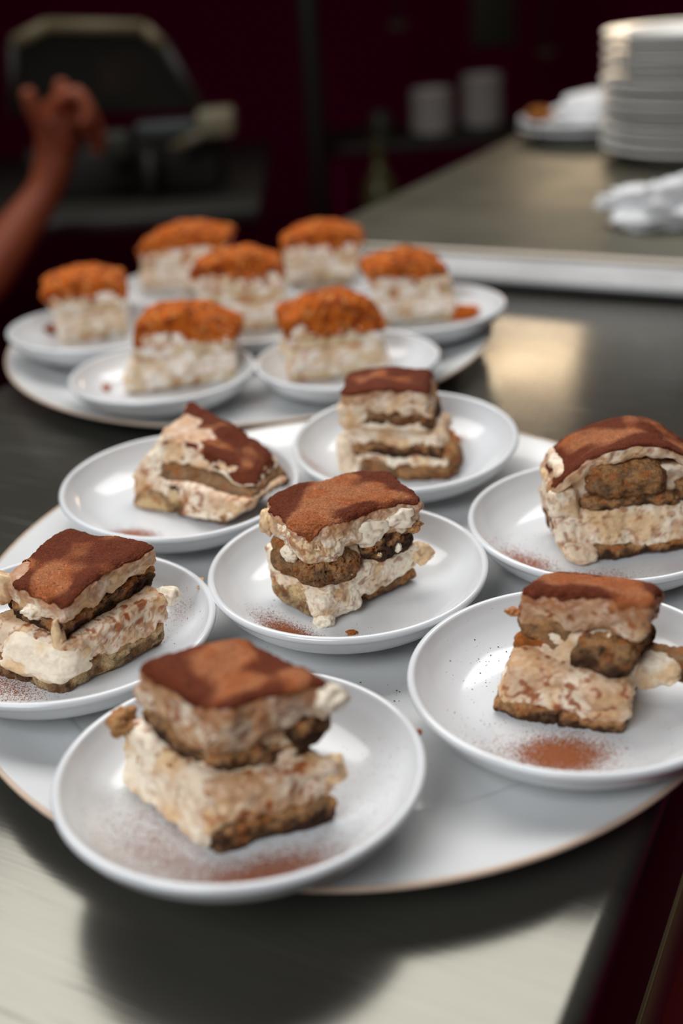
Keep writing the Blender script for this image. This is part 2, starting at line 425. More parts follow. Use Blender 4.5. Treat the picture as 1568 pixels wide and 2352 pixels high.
def block(H, res, rad, wmul=1):
    """rounded, finely divided hexahedron: verts, quads, uvw"""
    a = (np.linalg.norm(H[1] - H[0]) + np.linalg.norm(H[5] - H[4])) / 4
    b = (np.linalg.norm(H[2] - H[0]) + np.linalg.norm(H[6] - H[4])) / 4
    c = (np.linalg.norm(H[4] - H[0]) + np.linalg.norm(H[7] - H[3])) / 4
    n = [max(4, int(round(2 * s / res))) for s in (a, b, c)]
    n[2] *= wmul
    idx = -np.ones((n[0] + 1, n[1] + 1, n[2] + 1), int)
    surf = np.zeros_like(idx, bool)
    surf[0] = surf[-1] = True; surf[:, 0] = surf[:, -1] = True; surf[:, :, 0] = surf[:, :, -1] = True
    ijk = np.argwhere(surf); idx[surf] = np.arange(len(ijk))
    F = []
    def q(g, flip):
        f = np.stack([g[:-1, :-1], g[1:, :-1], g[1:, 1:], g[:-1, 1:]], -1).reshape(-1, 4)
        F.append(f[:, ::-1] if flip else f)
    q(idx[0], True); q(idx[-1], False)
    q(idx[:, 0], False); q(idx[:, -1], True)
    q(idx[:, :, 0], True); q(idx[:, :, -1], False)
    F = np.concatenate(F)
    U = ijk / np.array(n) * 2 - 1
    S = np.array((a, b, c)); rad = min(rad, 0.96 * S.min())
    P = U * S; Q = np.clip(P, -(S - rad), S - rad); D = P - Q
    L = np.linalg.norm(D, axis=1, keepdims=True); L[L < 1e-12] = 1
    P = Q + D / L * rad
    U = P / S
    return warp(hexpt(H, U)), F, U
def vnormals(V, F):
    fn = np.cross(V[F[:, 2]] - V[F[:, 0]], V[F[:, 3]] - V[F[:, 1]])
    N = np.zeros_like(V)
    for k in range(4): 
        for c in range(3): N[:, c] += np.bincount(F[:, k], fn[:, c], len(V))
    return N / (np.linalg.norm(N, axis=1, keepdims=True) + 1e-15)

CREAM = lin(247, 233, 210); CREAM2 = lin(231, 198, 154); STAIN = lin(182, 122, 76); RUST = lin(152, 82, 40)
TAN = lin(180, 132, 86); GREYTAN = lin(150, 114, 80); SOAK_OR_GAP = lin(44, 24, 13); GOLD = lin(168, 96, 40)  # darkest brown: coffee-soaked sponge, also painted shade of hollows between layers
WET = lin(90, 33, 9); DUSTY = lin(158, 98, 62); ORANGE = lin(150, 72, 24)
PALE = lin(222, 202, 170); PCREAM = lin(244, 235, 222); CRUMB = lin(186, 92, 22); CRUMBD = lin(140, 60, 12)

def cream_disp(P, N, amp=1.0):
    d = 0.0016 * fbm(P * 75, 2) + 0.0008 * fbm(P * 240 + 5, 2) + 0.00035 * noise3(P * 700)
    r = 1 - np.abs(noise3(P * np.array((120, 120, 170)) + 31))      # folds of scooped cream
    return amp * (d + 0.0009 * (r - 0.7))
def sponge_disp(P, N, amp=1.0):
    pits = np.clip(fbm(P * 330 + 9, 2) - 0.10, 0, 1)
    pits2 = np.clip(noise3(P * 900 + 3) - 0.05, 0, 1)
    return amp * (0.0011 * fbm(P * 110, 2) - 0.0020 * pits - 0.0007 * pits2)

def make_part(name, root, V, F, C, mat):
    loc = np.array(root.location)
    o = link_mesh(name, mesh_np(name, V - loc, F, C), mat, root)
    return o

def cream_part(root, H, res, seed, name='cream_layer', rad=0.004, dust=0.0, stain=0.5, pale=False, amp=1.0, dome=0.0, cap=None, side_rust=0.0, low=0.0, tint=0.0):
    V, F, U = block(H, res, rad, 2 if dome else 1)
    if dome:
        V[:, 2] += dome * (1 - U[:, 0] ** 2)
    N = vnormals(V, F); P = V + seed * 3.17
    top = U[:, 2]
    if low:      # the lower edge sags unevenly over what lies beneath
        q = P.copy(); q[:, 2] = seed
        V[:, 2] -= low * np.clip(noise3(q * 95) + 0.5 * noise3(q * 230) + 0.1, -0.5, 1.1) * sstep(0.3, -0.9, top)
        V[:, :2] += N[:, :2] * (0.0007 * sstep(0.3, -0.6, top))[:, None]
    side = 1 - np.abs(N[:, 2])
    V = V + N * (cream_disp(P, N, amp) * (0.35 + 0.65 * sstep(0.1, 0.7, side)))[:, None]
    w = (top + 1) / 2
    warp = P * np.array((110, 110, 150)) + 1.6 * np.stack([noise3(P * 160), noise3(P * 160 + 40), noise3(P * 160 + 80)], -1)
    st = fbm(warp, 3)
    base = PCREAM if pale else CREAM
    C = mix(np.tile(base, (len(V), 1)), CREAM2 if not pale else PALE, sstep(-0.1, 0.5, fbm(P * 60 + 11, 2)))
    C = mix(C, STAIN if not pale else lin(200, 138, 80), stain * sstep(0.10, 0.50, st))
    C = mix(C, (STAIN + CREAM2) / 2 if not pale else lin(214, 176, 130), 0.8 * stain * sstep(0.0, 0.5, fbm(P * 48 + 71, 2)))
    C = mix(C, RUST if not pale else CRUMB, (0.75 * stain + side_rust) * sstep(0.42, 0.70, fbm(P * 190 + 21, 2) + 0.25 * side_rust))
    if tint: C = mix(C, STAIN * 0.85, tint * (0.75 + 0.5 * fbm(P * 90 + 77, 2)).clip(0, 1.2))
    mask = None
    if cap:
        # how strongly cocoa covers: top surface, spilling raggedly over the edges
        m = sstep(cap.get('lo', 0.15), cap.get('hi', 0.75), N[:, 2] + 0.30 * fbm(P * 120 + 50, 3) + cap.get('spill', 0.0) * (w - 0.6))
        if 'bare' in cap:
            for (bu, bv, br) in cap['bare']:
                dd = np.sqrt((U[:, 0] - bu) ** 2 + (U[:, 1] - bv) ** 2) + 0.22 * fbm(P * 110 + 70, 2)
                m = m * sstep(br * 0.8, br * 1.15, dd)
        mask = m
        wetm = sstep(-0.08, 0.34, fbm(P * np.array((38, 38, 10)) + 90, 2) + cap.get('wet', 0.0) + 0.55 * sstep(0.50, 0.95, np.maximum(np.abs(U[:, 0]), np.abs(U[:, 1]))))
        CC = mix(mix(np.tile(DUSTY, (len(V), 1)), ORANGE, 0.5 * sstep(-0.2, 0.4, fbm(P * 70 + 33, 2))), WET, 0.93 * wetm)
        CC = CC * (1 + 0.18 * noise3(P * 480))[:, None]
        # fine cocoa dusted down the upper sides
        fall = sstep(0.35, 1.0, w + 0.28 * fbm(P * 130 + 60, 3)) * dust
        C = mix(C, DUSTY * 0.5 + STAIN * 0.5, np.clip(fall, 0, 0.85))
        C = mix(C, CC, sstep(0.12, 0.55, m))
    make_part(name, root, V, F, np.clip(C, 0, 1), M_CREAM)
    if cap:
        N2 = vnormals(V, F)
        keep = (mask[F] > 0.22).all(1)
        lift = -0.00025 + 0.00085 * sstep(0.22, 0.6, mask) + 0.00018 * noise3(P * 900) + 0.00022 * noise3(P * 420)
        VV = V + N2 * lift[:, None]
        f = F[keep]; used = np.unique(f); re = -np.ones(len(V), int); re[used] = np.arange(len(used))
        make_part('cocoa_topping', root, VV[used], re[f], np.clip(CC, 0, 1)[used], M_COCOA)

def sponge_part(root, H, res, seed, name='sponge_layer', rad=0.004, soak_or_gap=0.6, tone=TAN, amp=1.0, pale=False, soak_top=False):
    V, F, U = block(H, res, rad)
    N = vnormals(V, F); P = V + seed * 5.31
    V = V + N * (sponge_disp(P, N, amp))[:, None]
    w = (U[:, 2] + 1) / 2
    if pale:
        C = mix(np.tile(PALE, (len(V), 1)), lin(204, 176, 134), sstep(-0.2, 0.5, fbm(P * 120, 2)))
        C = mix(C, lin(206, 140, 70), sstep(0.35, 0.0, w + 0.15 * fbm(P * 160, 2)) * 0.8)
        C = mix(C, CRUMB, 0.8 * sstep(0.30, 0.55, fbm(P * 130 + 13, 2)))
        C = mix(C, PCREAM, sstep(0.1, 0.4, fbm(P * 75 + 19, 2)))
    else:
        C = mix(np.tile(tone, (len(V), 1)), GREYTAN, sstep(-0.3, 0.5, fbm(P * 90, 2)))
        C = mix(C, GOLD, 0.7 * sstep(0.1, 0.6, fbm(P * 150 + 8, 2)))
        ww = 1 - w if soak_top else w
        sk = sstep(0.95, 0.15, ww + 0.4 * fbm(P * 120 + 4, 2)) * soak_or_gap * 1.2 + 0.6 * soak_or_gap * sstep(0.1, 0.5, fbm(P * 260 + 2, 2))
        C = mix(C, SOAK_OR_GAP, np.clip(sk, 0, 0.95))
        # baked crust colour along the very bottom
        C = mix(C, lin(120, 66, 28), 0.7 * sstep(0.16, 0.02, w))
    make_part(name, root, V, F, np.clip(C, 0, 1), M_SPONGE if not pale else M_CRUMB)

def lump(root, name, c, r, seed, colr, mat, res=0.0007, amp=0.35):
    """small irregular blob of cream or cake; c, r world metres"""
    bm = bmesh.new(); bmesh.ops.create_icosphere(bm, subdivisions=4, radius=1.0)
    V = np.array([v.co[:] for v in bm.verts]); F = np.array([[v.index for v in f.verts] for f in bm.faces]); bm.free()
    D = 1 + 0.75 * amp * fbm(V * 1.2 + seed, 2)
    W = V * D[:, None] * np.array(r) + np.array(c)
    W = W + V * (0.8 * cream_disp(W + seed, V) if mat is M_CREAM else 1.2 * sponge_disp(W + seed, V))[:, None]
    C = np.tile(colr, (len(V), 1)) * (1 + 0.12 * fbm(V * 2.5 + seed + 5, 2))[:, None]
    C = mix(C, RUST, 0.5 * sstep(0.3, 0.6, fbm(V * 2 + seed + 9, 2)))
    me = mesh_np(name, W - (np.array(root.location) if root else 0), F, np.clip(C, 0, 1))
    return link_mesh(name, me, mat, root)

def crumb_part(root, H, res, seed, dome=0.0):
    """loose golden crumb layer heaped on the top"""
    V, F, U = block(H, res, 0.004)
    V[:, 2] += dome * (1 - U[:, 0] ** 2) * (1 - 0.5 * U[:, 1] ** 2) * ((U[:, 2] + 1) / 2)
    N = vnormals(V, F); P = V + seed * 2.9
    lump_ = 1 - np.abs(noise3(P * 250))
    m = sstep(-0.35, 0.35, (U[:, 2] + 0.15) + 1.6 * fbm(P * np.array((85, 85, 60)) + 3, 3) + 0.5 * N[:, 2])
    d = 0.0020 * (lump_ - 0.45) + 0.0014 * noise3(P * 420) + 0.002 * fbm(P * 60, 2)
    V = V + N * (d * (0.4 + 0.6 * sstep(-0.2, 0.5, N[:, 2])) - 0.0028 * (1 - m))[:, None]
    C = mix(np.tile(CRUMB, (len(V), 1)), CRUMBD, sstep(-0.2, 0.5, fbm(P * 110 + 6, 2)))
    C = mix(C, lin(222, 160, 90), 0.6 * sstep(0.3, 0.6, fbm(P * 200 + 16, 2)))
    make_part('crumb_topping', root, V, F, np.clip(C, 0, 1), M_CRUMB)

CAKE_CORNERS = {
    'S2': [([[-12.7, 487.1, 18.5], [36.7, 528.3, 18.5], [-36.1, 516.0, 18.5], [13.3, 557.2, 18.5]], [[-12.7, 487.7, 43.0], [39.0, 518.9, 43.0], [-41.7, 528.5, 43.0], [10.0, 559.7, 43.0]]),
           ([[-14.5, 485.3, 42.5], [37.0, 515.3, 42.5], [-40.1, 520.5, 42.5], [11.5, 550.5, 42.5]], [[-20.8, 489.4, 73.8], [39.6, 513.3, 73.8], [-36.3, 531.5, 73.8], [24.1, 555.4, 73.8]])],
    'S1': [([[-55.2, 325.5, 20.0], [-12.7, 342.8, 20.0], [-93.1, 368.9, 20.0], [-50.6, 386.2, 20.0]], [[-55.8, 331.1, 50.0], [-7.9, 338.1, 50.0], [-94.3, 374.5, 50.0], [-46.3, 381.4, 50.0]]),
           ([[-55.9, 336.8, 50.0], [-9.2, 349.9, 50.0], [-87.0, 375.1, 50.0], [-40.3, 388.2, 50.0]], [[-48.5, 329.6, 83.5], [-5.7, 343.4, 83.5], [-83.3, 364.6, 83.5], [-40.4, 378.3, 83.5]])],
    'S3': [([[60.1, 405.8, 18.5], [110.4, 384.2, 18.5], [77.9, 447.1, 18.5], [128.2, 425.5, 18.5]], [[66.6, 404.8, 45.0], [112.1, 381.8, 45.0], [85.5, 442.3, 45.0], [131.1, 419.3, 45.0]]),
           ([[74.4, 417.7, 46.0], [114.5, 391.1, 46.0], [94.3, 447.7, 46.0], [134.4, 421.0, 46.0]], [[77.5, 417.7, 74.0], [121.7, 389.2, 81.0], [94.2, 442.6, 66.0], [135.6, 415.9, 72.0]])],
    'S4': [([[-134.6, 440.2, 18.5], [-92.7, 481.7, 18.5], [-177.1, 463.4, 18.5], [-135.2, 504.9, 18.5]], [[-130.0, 438.8, 44.0], [-88.0, 483.2, 44.0], [-172.1, 470.5, 44.0], [-130.1, 515.0, 44.0]]),
           ([[-133.5, 446.5, 44.0], [-98.2, 496.2, 44.0], [-165.9, 486.0, 44.0], [-130.6, 535.7, 44.0]], [[-129.2, 444.7, 67.0], [-94.5, 492.5, 68.0], [-164.7, 480.2, 62.0], [-141.3, 519.7, 68.0]])],
    'S5': [([[123.6, 533.2, 18.5], [199.3, 543.4, 18.5], [118.2, 572.8, 18.5], [194.0, 583.0, 18.5]], [[116.3, 542.4, 44.0], [200.5, 542.8, 44.0], [116.1, 582.4, 44.0], [200.3, 582.8, 44.0]]),
           ([[117.3, 543.6, 42.0], [198.6, 547.2, 42.0], [115.5, 583.5, 42.0], [196.8, 587.2, 42.0]], [[113.0, 539.2, 60.0], [197.2, 536.7, 60.0], [114.3, 581.2, 60.0], [198.5, 578.6, 60.0]])],
    'S6': [([[-132.1, 639.9, 19.5], [-71.3, 606.7, 19.5], [-112.0, 676.8, 19.5], [-51.2, 643.6, 19.5]], [[-126.3, 648.6, 40.0], [-56.1, 593.8, 40.0], [-100.4, 681.7, 40.0], [-30.3, 626.8, 40.0]]),
           ([[-124.8, 648.6, 39.0], [-54.4, 597.3, 39.0], [-100.1, 682.5, 39.0], [-29.7, 631.3, 39.0]], [[-104.3, 650.6, 64.0], [-47.4, 613.6, 49.0], [-92.5, 691.0, 70.0], [-43.1, 639.5, 54.0]])],
    'S7': [([[4.4, 661.2, 18.5], [68.0, 646.3, 18.5], [14.9, 706.0, 18.5], [78.5, 691.0, 18.5]], [[1.8, 677.9, 46.0], [63.1, 658.9, 46.0], [14.8, 720.0, 46.0], [76.1, 701.0, 46.0]]),
           ([[3.9, 685.3, 45.0], [61.2, 669.8, 45.0], [15.4, 727.7, 45.0], [72.7, 712.2, 45.0]], [[5.3, 671.7, 74.0], [61.6, 667.0, 74.0], [8.8, 713.6, 74.0], [65.1, 708.9, 74.0]])],
    'S8': [([[-240.5, 995.3, 18.5], [-186.0, 1013.3, 18.5], [-256.2, 1042.8, 18.5], [-201.7, 1060.8, 18.5]], [[-245.2, 996.2, 45.0], [-182.4, 1009.0, 45.0], [-255.2, 1045.2, 45.0], [-192.3, 1058.0, 45.0]]),
           ([[-245.2, 996.2, 45.0], [-182.4, 1009.0, 45.0], [-255.2, 1045.2, 45.0], [-192.3, 1058.0, 45.0]], [[-250.8, 993.8, 66.0], [-181.2, 1005.4, 66.0], [-260.6, 1053.0, 66.0], [-191.0, 1064.5, 66.0]])],
    'S9': [([[-160.3, 849.5, 18.5], [-78.6, 872.1, 18.5], [-173.6, 897.7, 18.5], [-91.9, 920.3, 18.5]], [[-155.6, 855.7, 45.0], [-76.8, 858.4, 45.0], [-157.3, 905.6, 45.0], [-78.5, 908.3, 45.0]]),
           ([[-155.6, 855.7, 45.0], [-76.8, 858.4, 45.0], [-157.3, 905.6, 45.0], [-78.5, 908.3, 45.0]], [[-150.7, 863.1, 70.0], [-76.1, 857.1, 61.0], [-146.7, 912.9, 70.0], [-72.1, 906.9, 61.0]])],
    'S10': [([[-33.9, 854.9, 18.5], [46.7, 864.6, 18.5], [-39.9, 904.5, 18.5], [40.7, 914.3, 18.5]], [[-33.1, 851.1, 45.0], [42.4, 856.7, 45.0], [-36.8, 901.0, 45.0], [38.7, 906.6, 45.0]]),
           ([[-33.1, 851.1, 45.0], [42.4, 856.7, 45.0], [-36.8, 901.0, 45.0], [38.7, 906.6, 45.0]], [[-31.9, 853.9, 68.0], [39.4, 869.2, 68.0], [-41.3, 897.9, 68.0], [30.0, 913.2, 68.0]])],
    'S11': [([[49.1, 992.0, 18.5], [114.1, 990.4, 18.5], [50.3, 1041.9, 18.5], [115.2, 1040.4, 18.5]], [[43.8, 982.0, 45.0], [111.2, 979.5, 45.0], [45.7, 1032.0, 45.0], [113.1, 1029.4, 45.0]]),
           ([[43.8, 982.0, 45.0], [111.2, 979.5, 45.0], [45.7, 1032.0, 45.0], [113.1, 1029.4, 45.0]], [[39.8, 980.5, 66.0], [106.7, 990.0, 66.0], [32.8, 1030.0, 66.0], [99.7, 1039.5, 66.0]])],
    'S12': [([[-105.5, 1000.5, 18.5], [-39.9, 1007.0, 18.5], [-110.4, 1050.2, 18.5], [-44.9, 1056.8, 18.5]], [[-112.3, 999.1, 45.0], [-39.7, 1002.7, 45.0], [-114.7, 1049.0, 45.0], [-42.1, 1052.6, 45.0]]),
           ([[-112.3, 999.1, 45.0], [-39.7, 1002.7, 45.0], [-114.7, 1049.0, 45.0], [-42.1, 1052.6, 45.0]], [[-116.8, 991.5, 77.0], [-40.6, 990.9, 77.0], [-116.4, 1036.5, 77.0], [-40.3, 1035.9, 77.0]])],
    'S13': [([[-188.2, 1150.9, 18.5], [-116.4, 1152.9, 18.5], [-189.6, 1200.8, 18.5], [-117.8, 1202.9, 18.5]], [[-185.9, 1144.2, 45.0], [-106.3, 1145.7, 45.0], [-186.9, 1194.2, 45.0], [-107.3, 1195.7, 45.0]]),
           ([[-185.9, 1144.2, 45.0], [-106.3, 1145.7, 45.0], [-186.9, 1194.2, 45.0], [-107.3, 1195.7, 45.0]], [[-188.1, 1149.7, 66.0], [-101.3, 1134.3, 72.0], [-179.4, 1199.0, 66.0], [-92.6, 1183.5, 72.0]])],
    'S14': [([[-37.5, 1146.3, 18.5], [25.3, 1147.2, 18.5], [-38.2, 1196.3, 18.5], [24.5, 1197.2, 18.5]], [[-37.4, 1130.3, 45.0], [32.8, 1132.4, 45.0], [-38.9, 1180.3, 45.0], [31.3, 1182.4, 45.0]]),
           ([[-37.4, 1130.3, 45.0], [32.8, 1132.4, 45.0], [-38.9, 1180.3, 45.0], [31.3, 1182.4, 45.0]], [[-39.1, 1130.8, 66.0], [38.4, 1134.5, 66.0], [-41.6, 1180.7, 66.0], [36.0, 1184.5, 66.0]])],
}

def corners(k, i):
    lo, hi = CAKE_CORNERS[k][i]
    H = np.array(lo + hi) / 1000.0
    for q in (slice(0, 4), slice(4, 8)):       # allow for what rounding takes off the edges
        c = H[q].mean(0); H[q] = c + (H[q] - c) * 1.045
    return H
def cake_root(k, name, label):
    H = corners(k, 0)
    c = H[:4].mean(0)
    r = empty(name, (c[0], c[1], H[0, 2]))
    tag(r, label, 'cake', 'cocoa slices on the round platter' if name == 'tiramisu_slice' else 'crumb slices on the rear platter')
    return r

def build(k, label, res, seed, spec, wamp=0.0026):
    """one slice from a list of parts; each is placed by fractions of its lower (A) or upper (B) half"""
    WARP.update(seed=seed, amp=wamp, z0=corners(k, 0)[0, 2])
    root = cake_root(k, 'tiramisu_slice', label)
    HH = {'A': corners(k, 0), 'B': corners(k, 1)}
    for i, (kind, half, ur, vr, wr, kw) in enumerate(spec):
        kw = dict(kw); H = HH[half]
        sd = seed + i * 1.37
        if kind == 'lump':
            c = warp(hexpt(H, np.array([[ur * 2 - 1, vr * 2 - 1, wr * 2 - 1]])))[0]
            lump(root, kw.pop('name', 'cream_dollop'), c, kw.pop('r'), sd, kw.pop('colr', CREAM), kw.pop('mat', M_CREAM), **kw)
            continue
        h = subhex(H, ur, vr, wr)
        if kind == 'finger':
            th = np.linalg.norm(h[4] - h[0])
            sponge_part(root, h, res, sd, name='ladyfinger_or_gap', rad=kw.pop('rr', 0.42) * th, **kw)  # real sponge fingers, plus dark pieces standing in for shaded gaps
        else:
            kw.setdefault('name', 'cream_layer'); kw.setdefault('stain', 0.45)
            if kw['name'] == 'top_cream': kw.setdefault('dome', 0.0022); kw.setdefault('rad', 0.0056)
            kw.setdefault('rad', 0.0042)
            cream_part(root, h, res * kw.pop('resx', 1.0), sd, **kw)
    A, B = HH['A'], HH['B']
    mid = np.concatenate([A[4:] * 0.75 + A[:4] * 0.25, B[:4] * 0.55 + B[4:] * 0.45])
    cream_part(root, subhex(mid, (0.15, 0.85), (0.15, 0.85), (0, 1)), res * 1.6, seed + 40, name='cream_core', stain=0.5)
    return root

FULL = (0.0, 1.0)
LTAN = lin(214, 184, 138)
build('S2', 'cocoa-dusted tiramisu slice with two coffee-dark sponge ovals, on the middle saucer', 0.00048, 2.0, [
    ('finger', 'A', (-0.02, 0.9), (0.16, 1.0), (0.0, 0.70), dict(soak_or_gap=0.4, tone=LTAN)),
    ('finger', 'A', (0.46, 1.0), (-0.01, 0.5), (0.0, 0.34), dict(soak_or_gap=0.5)),
    ('cream', 'A', (0.035, 1.0), FULL, (0.28, 1.12), dict(stain=0.55, low=0.003, side_rust=0.2)),
    ('cream', 'A', (-0.02, 0.40), (-0.03, 0.30), (0.02, 0.75), dict(stain=0.4, rad=0.006, side_rust=0.15)),
    ('lump', 'A', 1.0, 0.04, 0.80, dict(r=(0.0075, 0.007, 0.0055), colr=CREAM2)),
    ('lump', 'A', 0.03, 0.03, 0.10, dict(r=(0.006, 0.005, 0.0045), name='cream_foot')),
    ('finger', 'B', (-0.02, 0.47), (-0.03, 1.0), (-0.12, 0.42), dict(soak_or_gap=0.40, amp=1.25)),
    ('finger', 'B', (0.47, 1.01), (-0.01, 1.0), (0.02, 0.66), dict(soak_or_gap=1.0, amp=1.5)),
    ('cream', 'B', FULL, FULL, (0.42, 1.0), dict(name='top_cream', stain=0.5, tint=0.12, dust=0.9, low=0.0045, cap=dict(wet=0.20, lo=0.22, hi=0.80))),
    ('cream', 'B', (-0.03, 0.40), (-0.02, 0.6), (0.30, 0.9), dict(stain=0.75, rad=0.007, side_rust=0.1)),
    ('lump', 'B', 0.80, 0.03, 0.76, dict(r=(0.0085, 0.0045, 0.0052), name='cream_dollop', amp=0.5)),
    ('lump', 'B', 0.55, 0.05, 0.64, dict(r=(0.0105, 0.0050, 0.0078), amp=0.4)),
    ('lump', 'B', 0.93, -0.02, 0.55, dict(r=(0.0035, 0.0028, 0.0030), colr=TAN, mat=M_SPONGE, name='cake_morsel', amp=0.6)),
    ('lump', 'B', -0.02, 0.42, 0.38, dict(r=(0.0038, 0.0062, 0.0048))),
    ('lump', 'B', -0.02, 0.85, 0.62, dict(r=(0.0045, 0.006, 0.008), colr=CREAM2)),
    ('lump', 'B', 0.60, 0.015, 0.20, dict(r=(0.0017, 0.0013, 0.0019), colr=CREAM2, amp=0.6)),
    ('lump', 'B', 0.78, 0.0, 0.22, dict(r=(0.0017, 0.0012, 0.0026), amp=0.6)),
], wamp=0.0030)
build('S1', 'large tiramisu slice with a sunken lower half, on the saucer jutting over the platter edge', 0.0009, 11.0, [
    ('finger', 'A', (0.0, 1.02), (-0.02, 1.0), (0.0, 0.50), dict(soak_or_gap=0.85, rr=0.3)),
    ('cream', 'A', (-0.01, 1.0), (0.0, 1.0), (0.42, 1.0), dict(tint=0.35, stain=0.95, low=0.003, side_rust=0.35)),
    ('cream', 'A', (-0.05, 0.55), (0.06, 1.0), (0.10, 1.0), dict(stain=0.35, low=0.002, rad=0.006)),
    ('lump', 'A', 1.03, 0.1, 0.75, dict(r=(0.005, 0.006, 0.005), colr=CREAM2)),
    ('lump', 'A', 0.02, 0.97, 0.98, dict(r=(0.006, 0.006, 0.006), colr=TAN, mat=M_SPONGE, name='cake_morsel', amp=0.6)),
    ('finger', 'B', (0.04, 0.80), (-0.02, 0.95), (-0.24, 0.26), dict(soak_or_gap=1.0, amp=1.4)),  # dark hollow between the halves, its shade painted as near-black sponge
    ('finger', 'B', (0.62, 1.0), (0.0, 0.9), (0.02, 0.62), dict(soak_or_gap=0.8, amp=1.3)),
    ('finger', 'B', (-0.01, 0.35), (0.22, 1.0), (-0.12, 0.34), dict(soak_or_gap=0.8, amp=1.3)),
    ('cream', 'B', FULL, FULL, (0.42, 1.0), dict(name='top_cream', stain=0.95, tint=0.4, dust=0.9, low=0.006, cap=dict(wet=0.10, lo=0.2, hi=0.8), side_rust=0.2)),
    ('cream', 'B', (0.0, 0.46), (-0.02, 0.6), (0.20, 0.85), dict(stain=0.95, rad=0.009, side_rust=0.2, tint=0.5)),
    ('lump', 'B', 0.94, 0.02, 0.84, dict(r=(0.006, 0.006, 0.005))),
])
build('S3', 'tiramisu slice with a slumped wide base, beside the round cocoa patch', 0.0008, 23.0, [
    ('finger', 'A', (-0.01, 0.55), (-0.01, 1.0), (0.0, 0.34), dict(soak_or_gap=0.8, rr=0.3)),
    ('finger', 'A', (0.54, 1.01), (-0.02, 1.0), (-0.02, 0.32), dict(soak_or_gap=0.75, rr=0.3)),
    ('cream', 'A', FULL, FULL, (0.22, 1.02), dict(stain=0.75, tint=0.25, low=0.003, side_rust=0.4, rad=0.006)),
    ('cream', 'A', (0.70, 1.28), (0.50, 0.86), (0.40, 0.98), dict(stain=0.3, rad=0.005, low=0.005)),
    ('finger', 'A', (0.85, 1.45), (0.64, 0.98), (0.42, 1.0), dict(soak_or_gap=0.45, rr=0.35)),
    ('finger', 'B', (-0.03, 0.47), (0.02, 0.95), (-0.05, 0.50), dict(soak_or_gap=0.45)),
    ('finger', 'B', (0.45, 1.02), (-0.12, 0.95), (-0.14, 0.40), dict(soak_or_gap=0.8, amp=1.3)),
    ('cream', 'B', FULL, FULL, (0.36, 1.0), dict(name='top_cream', stain=0.85, tint=0.75, dust=1.0, low=0.005, cap=dict(wet=-0.1, lo=0.15, hi=0.7), side_rust=0.45)),
    ('lump', 'B', -0.04, 0.05, 0.52, dict(r=(0.005, 0.0035, 0.002), colr=STAIN, name='cake_morsel', mat=M_SPONGE, amp=0.5)),
    ('finger', 'B', (-0.05, 0.40), (-0.02, 0.8), (-0.22, 0.14), dict(soak_or_gap=0.25, tone=GOLD, amp=1.3)),
])
build('S4', 'tiramisu slice with a bare cream corner and a cream drip, on the stained saucer', 0.0008, 37.0, [
    ('finger', 'A', (0.0, 1.0), (0.0, 1.0), (0.0, 0.60), dict(soak_or_gap=0.45, rr=0.3, tone=LTAN)),
    ('finger', 'A', (-0.03, 0.5), (0.45, 1.03), (0.0, 0.72), dict(soak_or_gap=0.6, rr=0.35)),
    ('cream', 'A', FULL, FULL, (0.46, 1.08), dict(stain=0.8, tint=0.35, low=0.003, side_rust=0.4)),
    ('cream', 'A', (-0.05, 0.3), (-0.02, 0.75), (0.22, 1.05), dict(stain=0.12, low=0.002, rad=0.007)),
    ('finger', 'B', (-0.01, 1.01), (-0.01, 1.01), (-0.10, 0.46), dict(soak_or_gap=1.0, rr=0.3, amp=1.3)),
    ('cream', 'B', FULL, FULL, (0.34, 1.0), dict(name='top_cream', stain=0.6, tint=0.3, dust=0.8, low=0.004, cap=dict(wet=0.1, bare=[(-1.0, 0.95, 0.55)], lo=0.2, hi=0.75))),
    ('lump', 'B', 0.0, 0.02, 0.02, dict(r=(0.0032, 0.0032, 0.012), name='cream_drip', colr=CREAM2, amp=0.25)),
    ('lump', 'B', -0.01, 0.45, 0.52, dict(r=(0.005, 0.005, 0.0042))),
    ('lump', 'A', 1.02, 0.10, 0.92, dict(r=(0.006, 0.006, 0.005))),
    ('lump', 'B', -0.02, 1.02, 0.72, dict(r=(0.007, 0.007, 0.008), colr=CREAM2)),
])
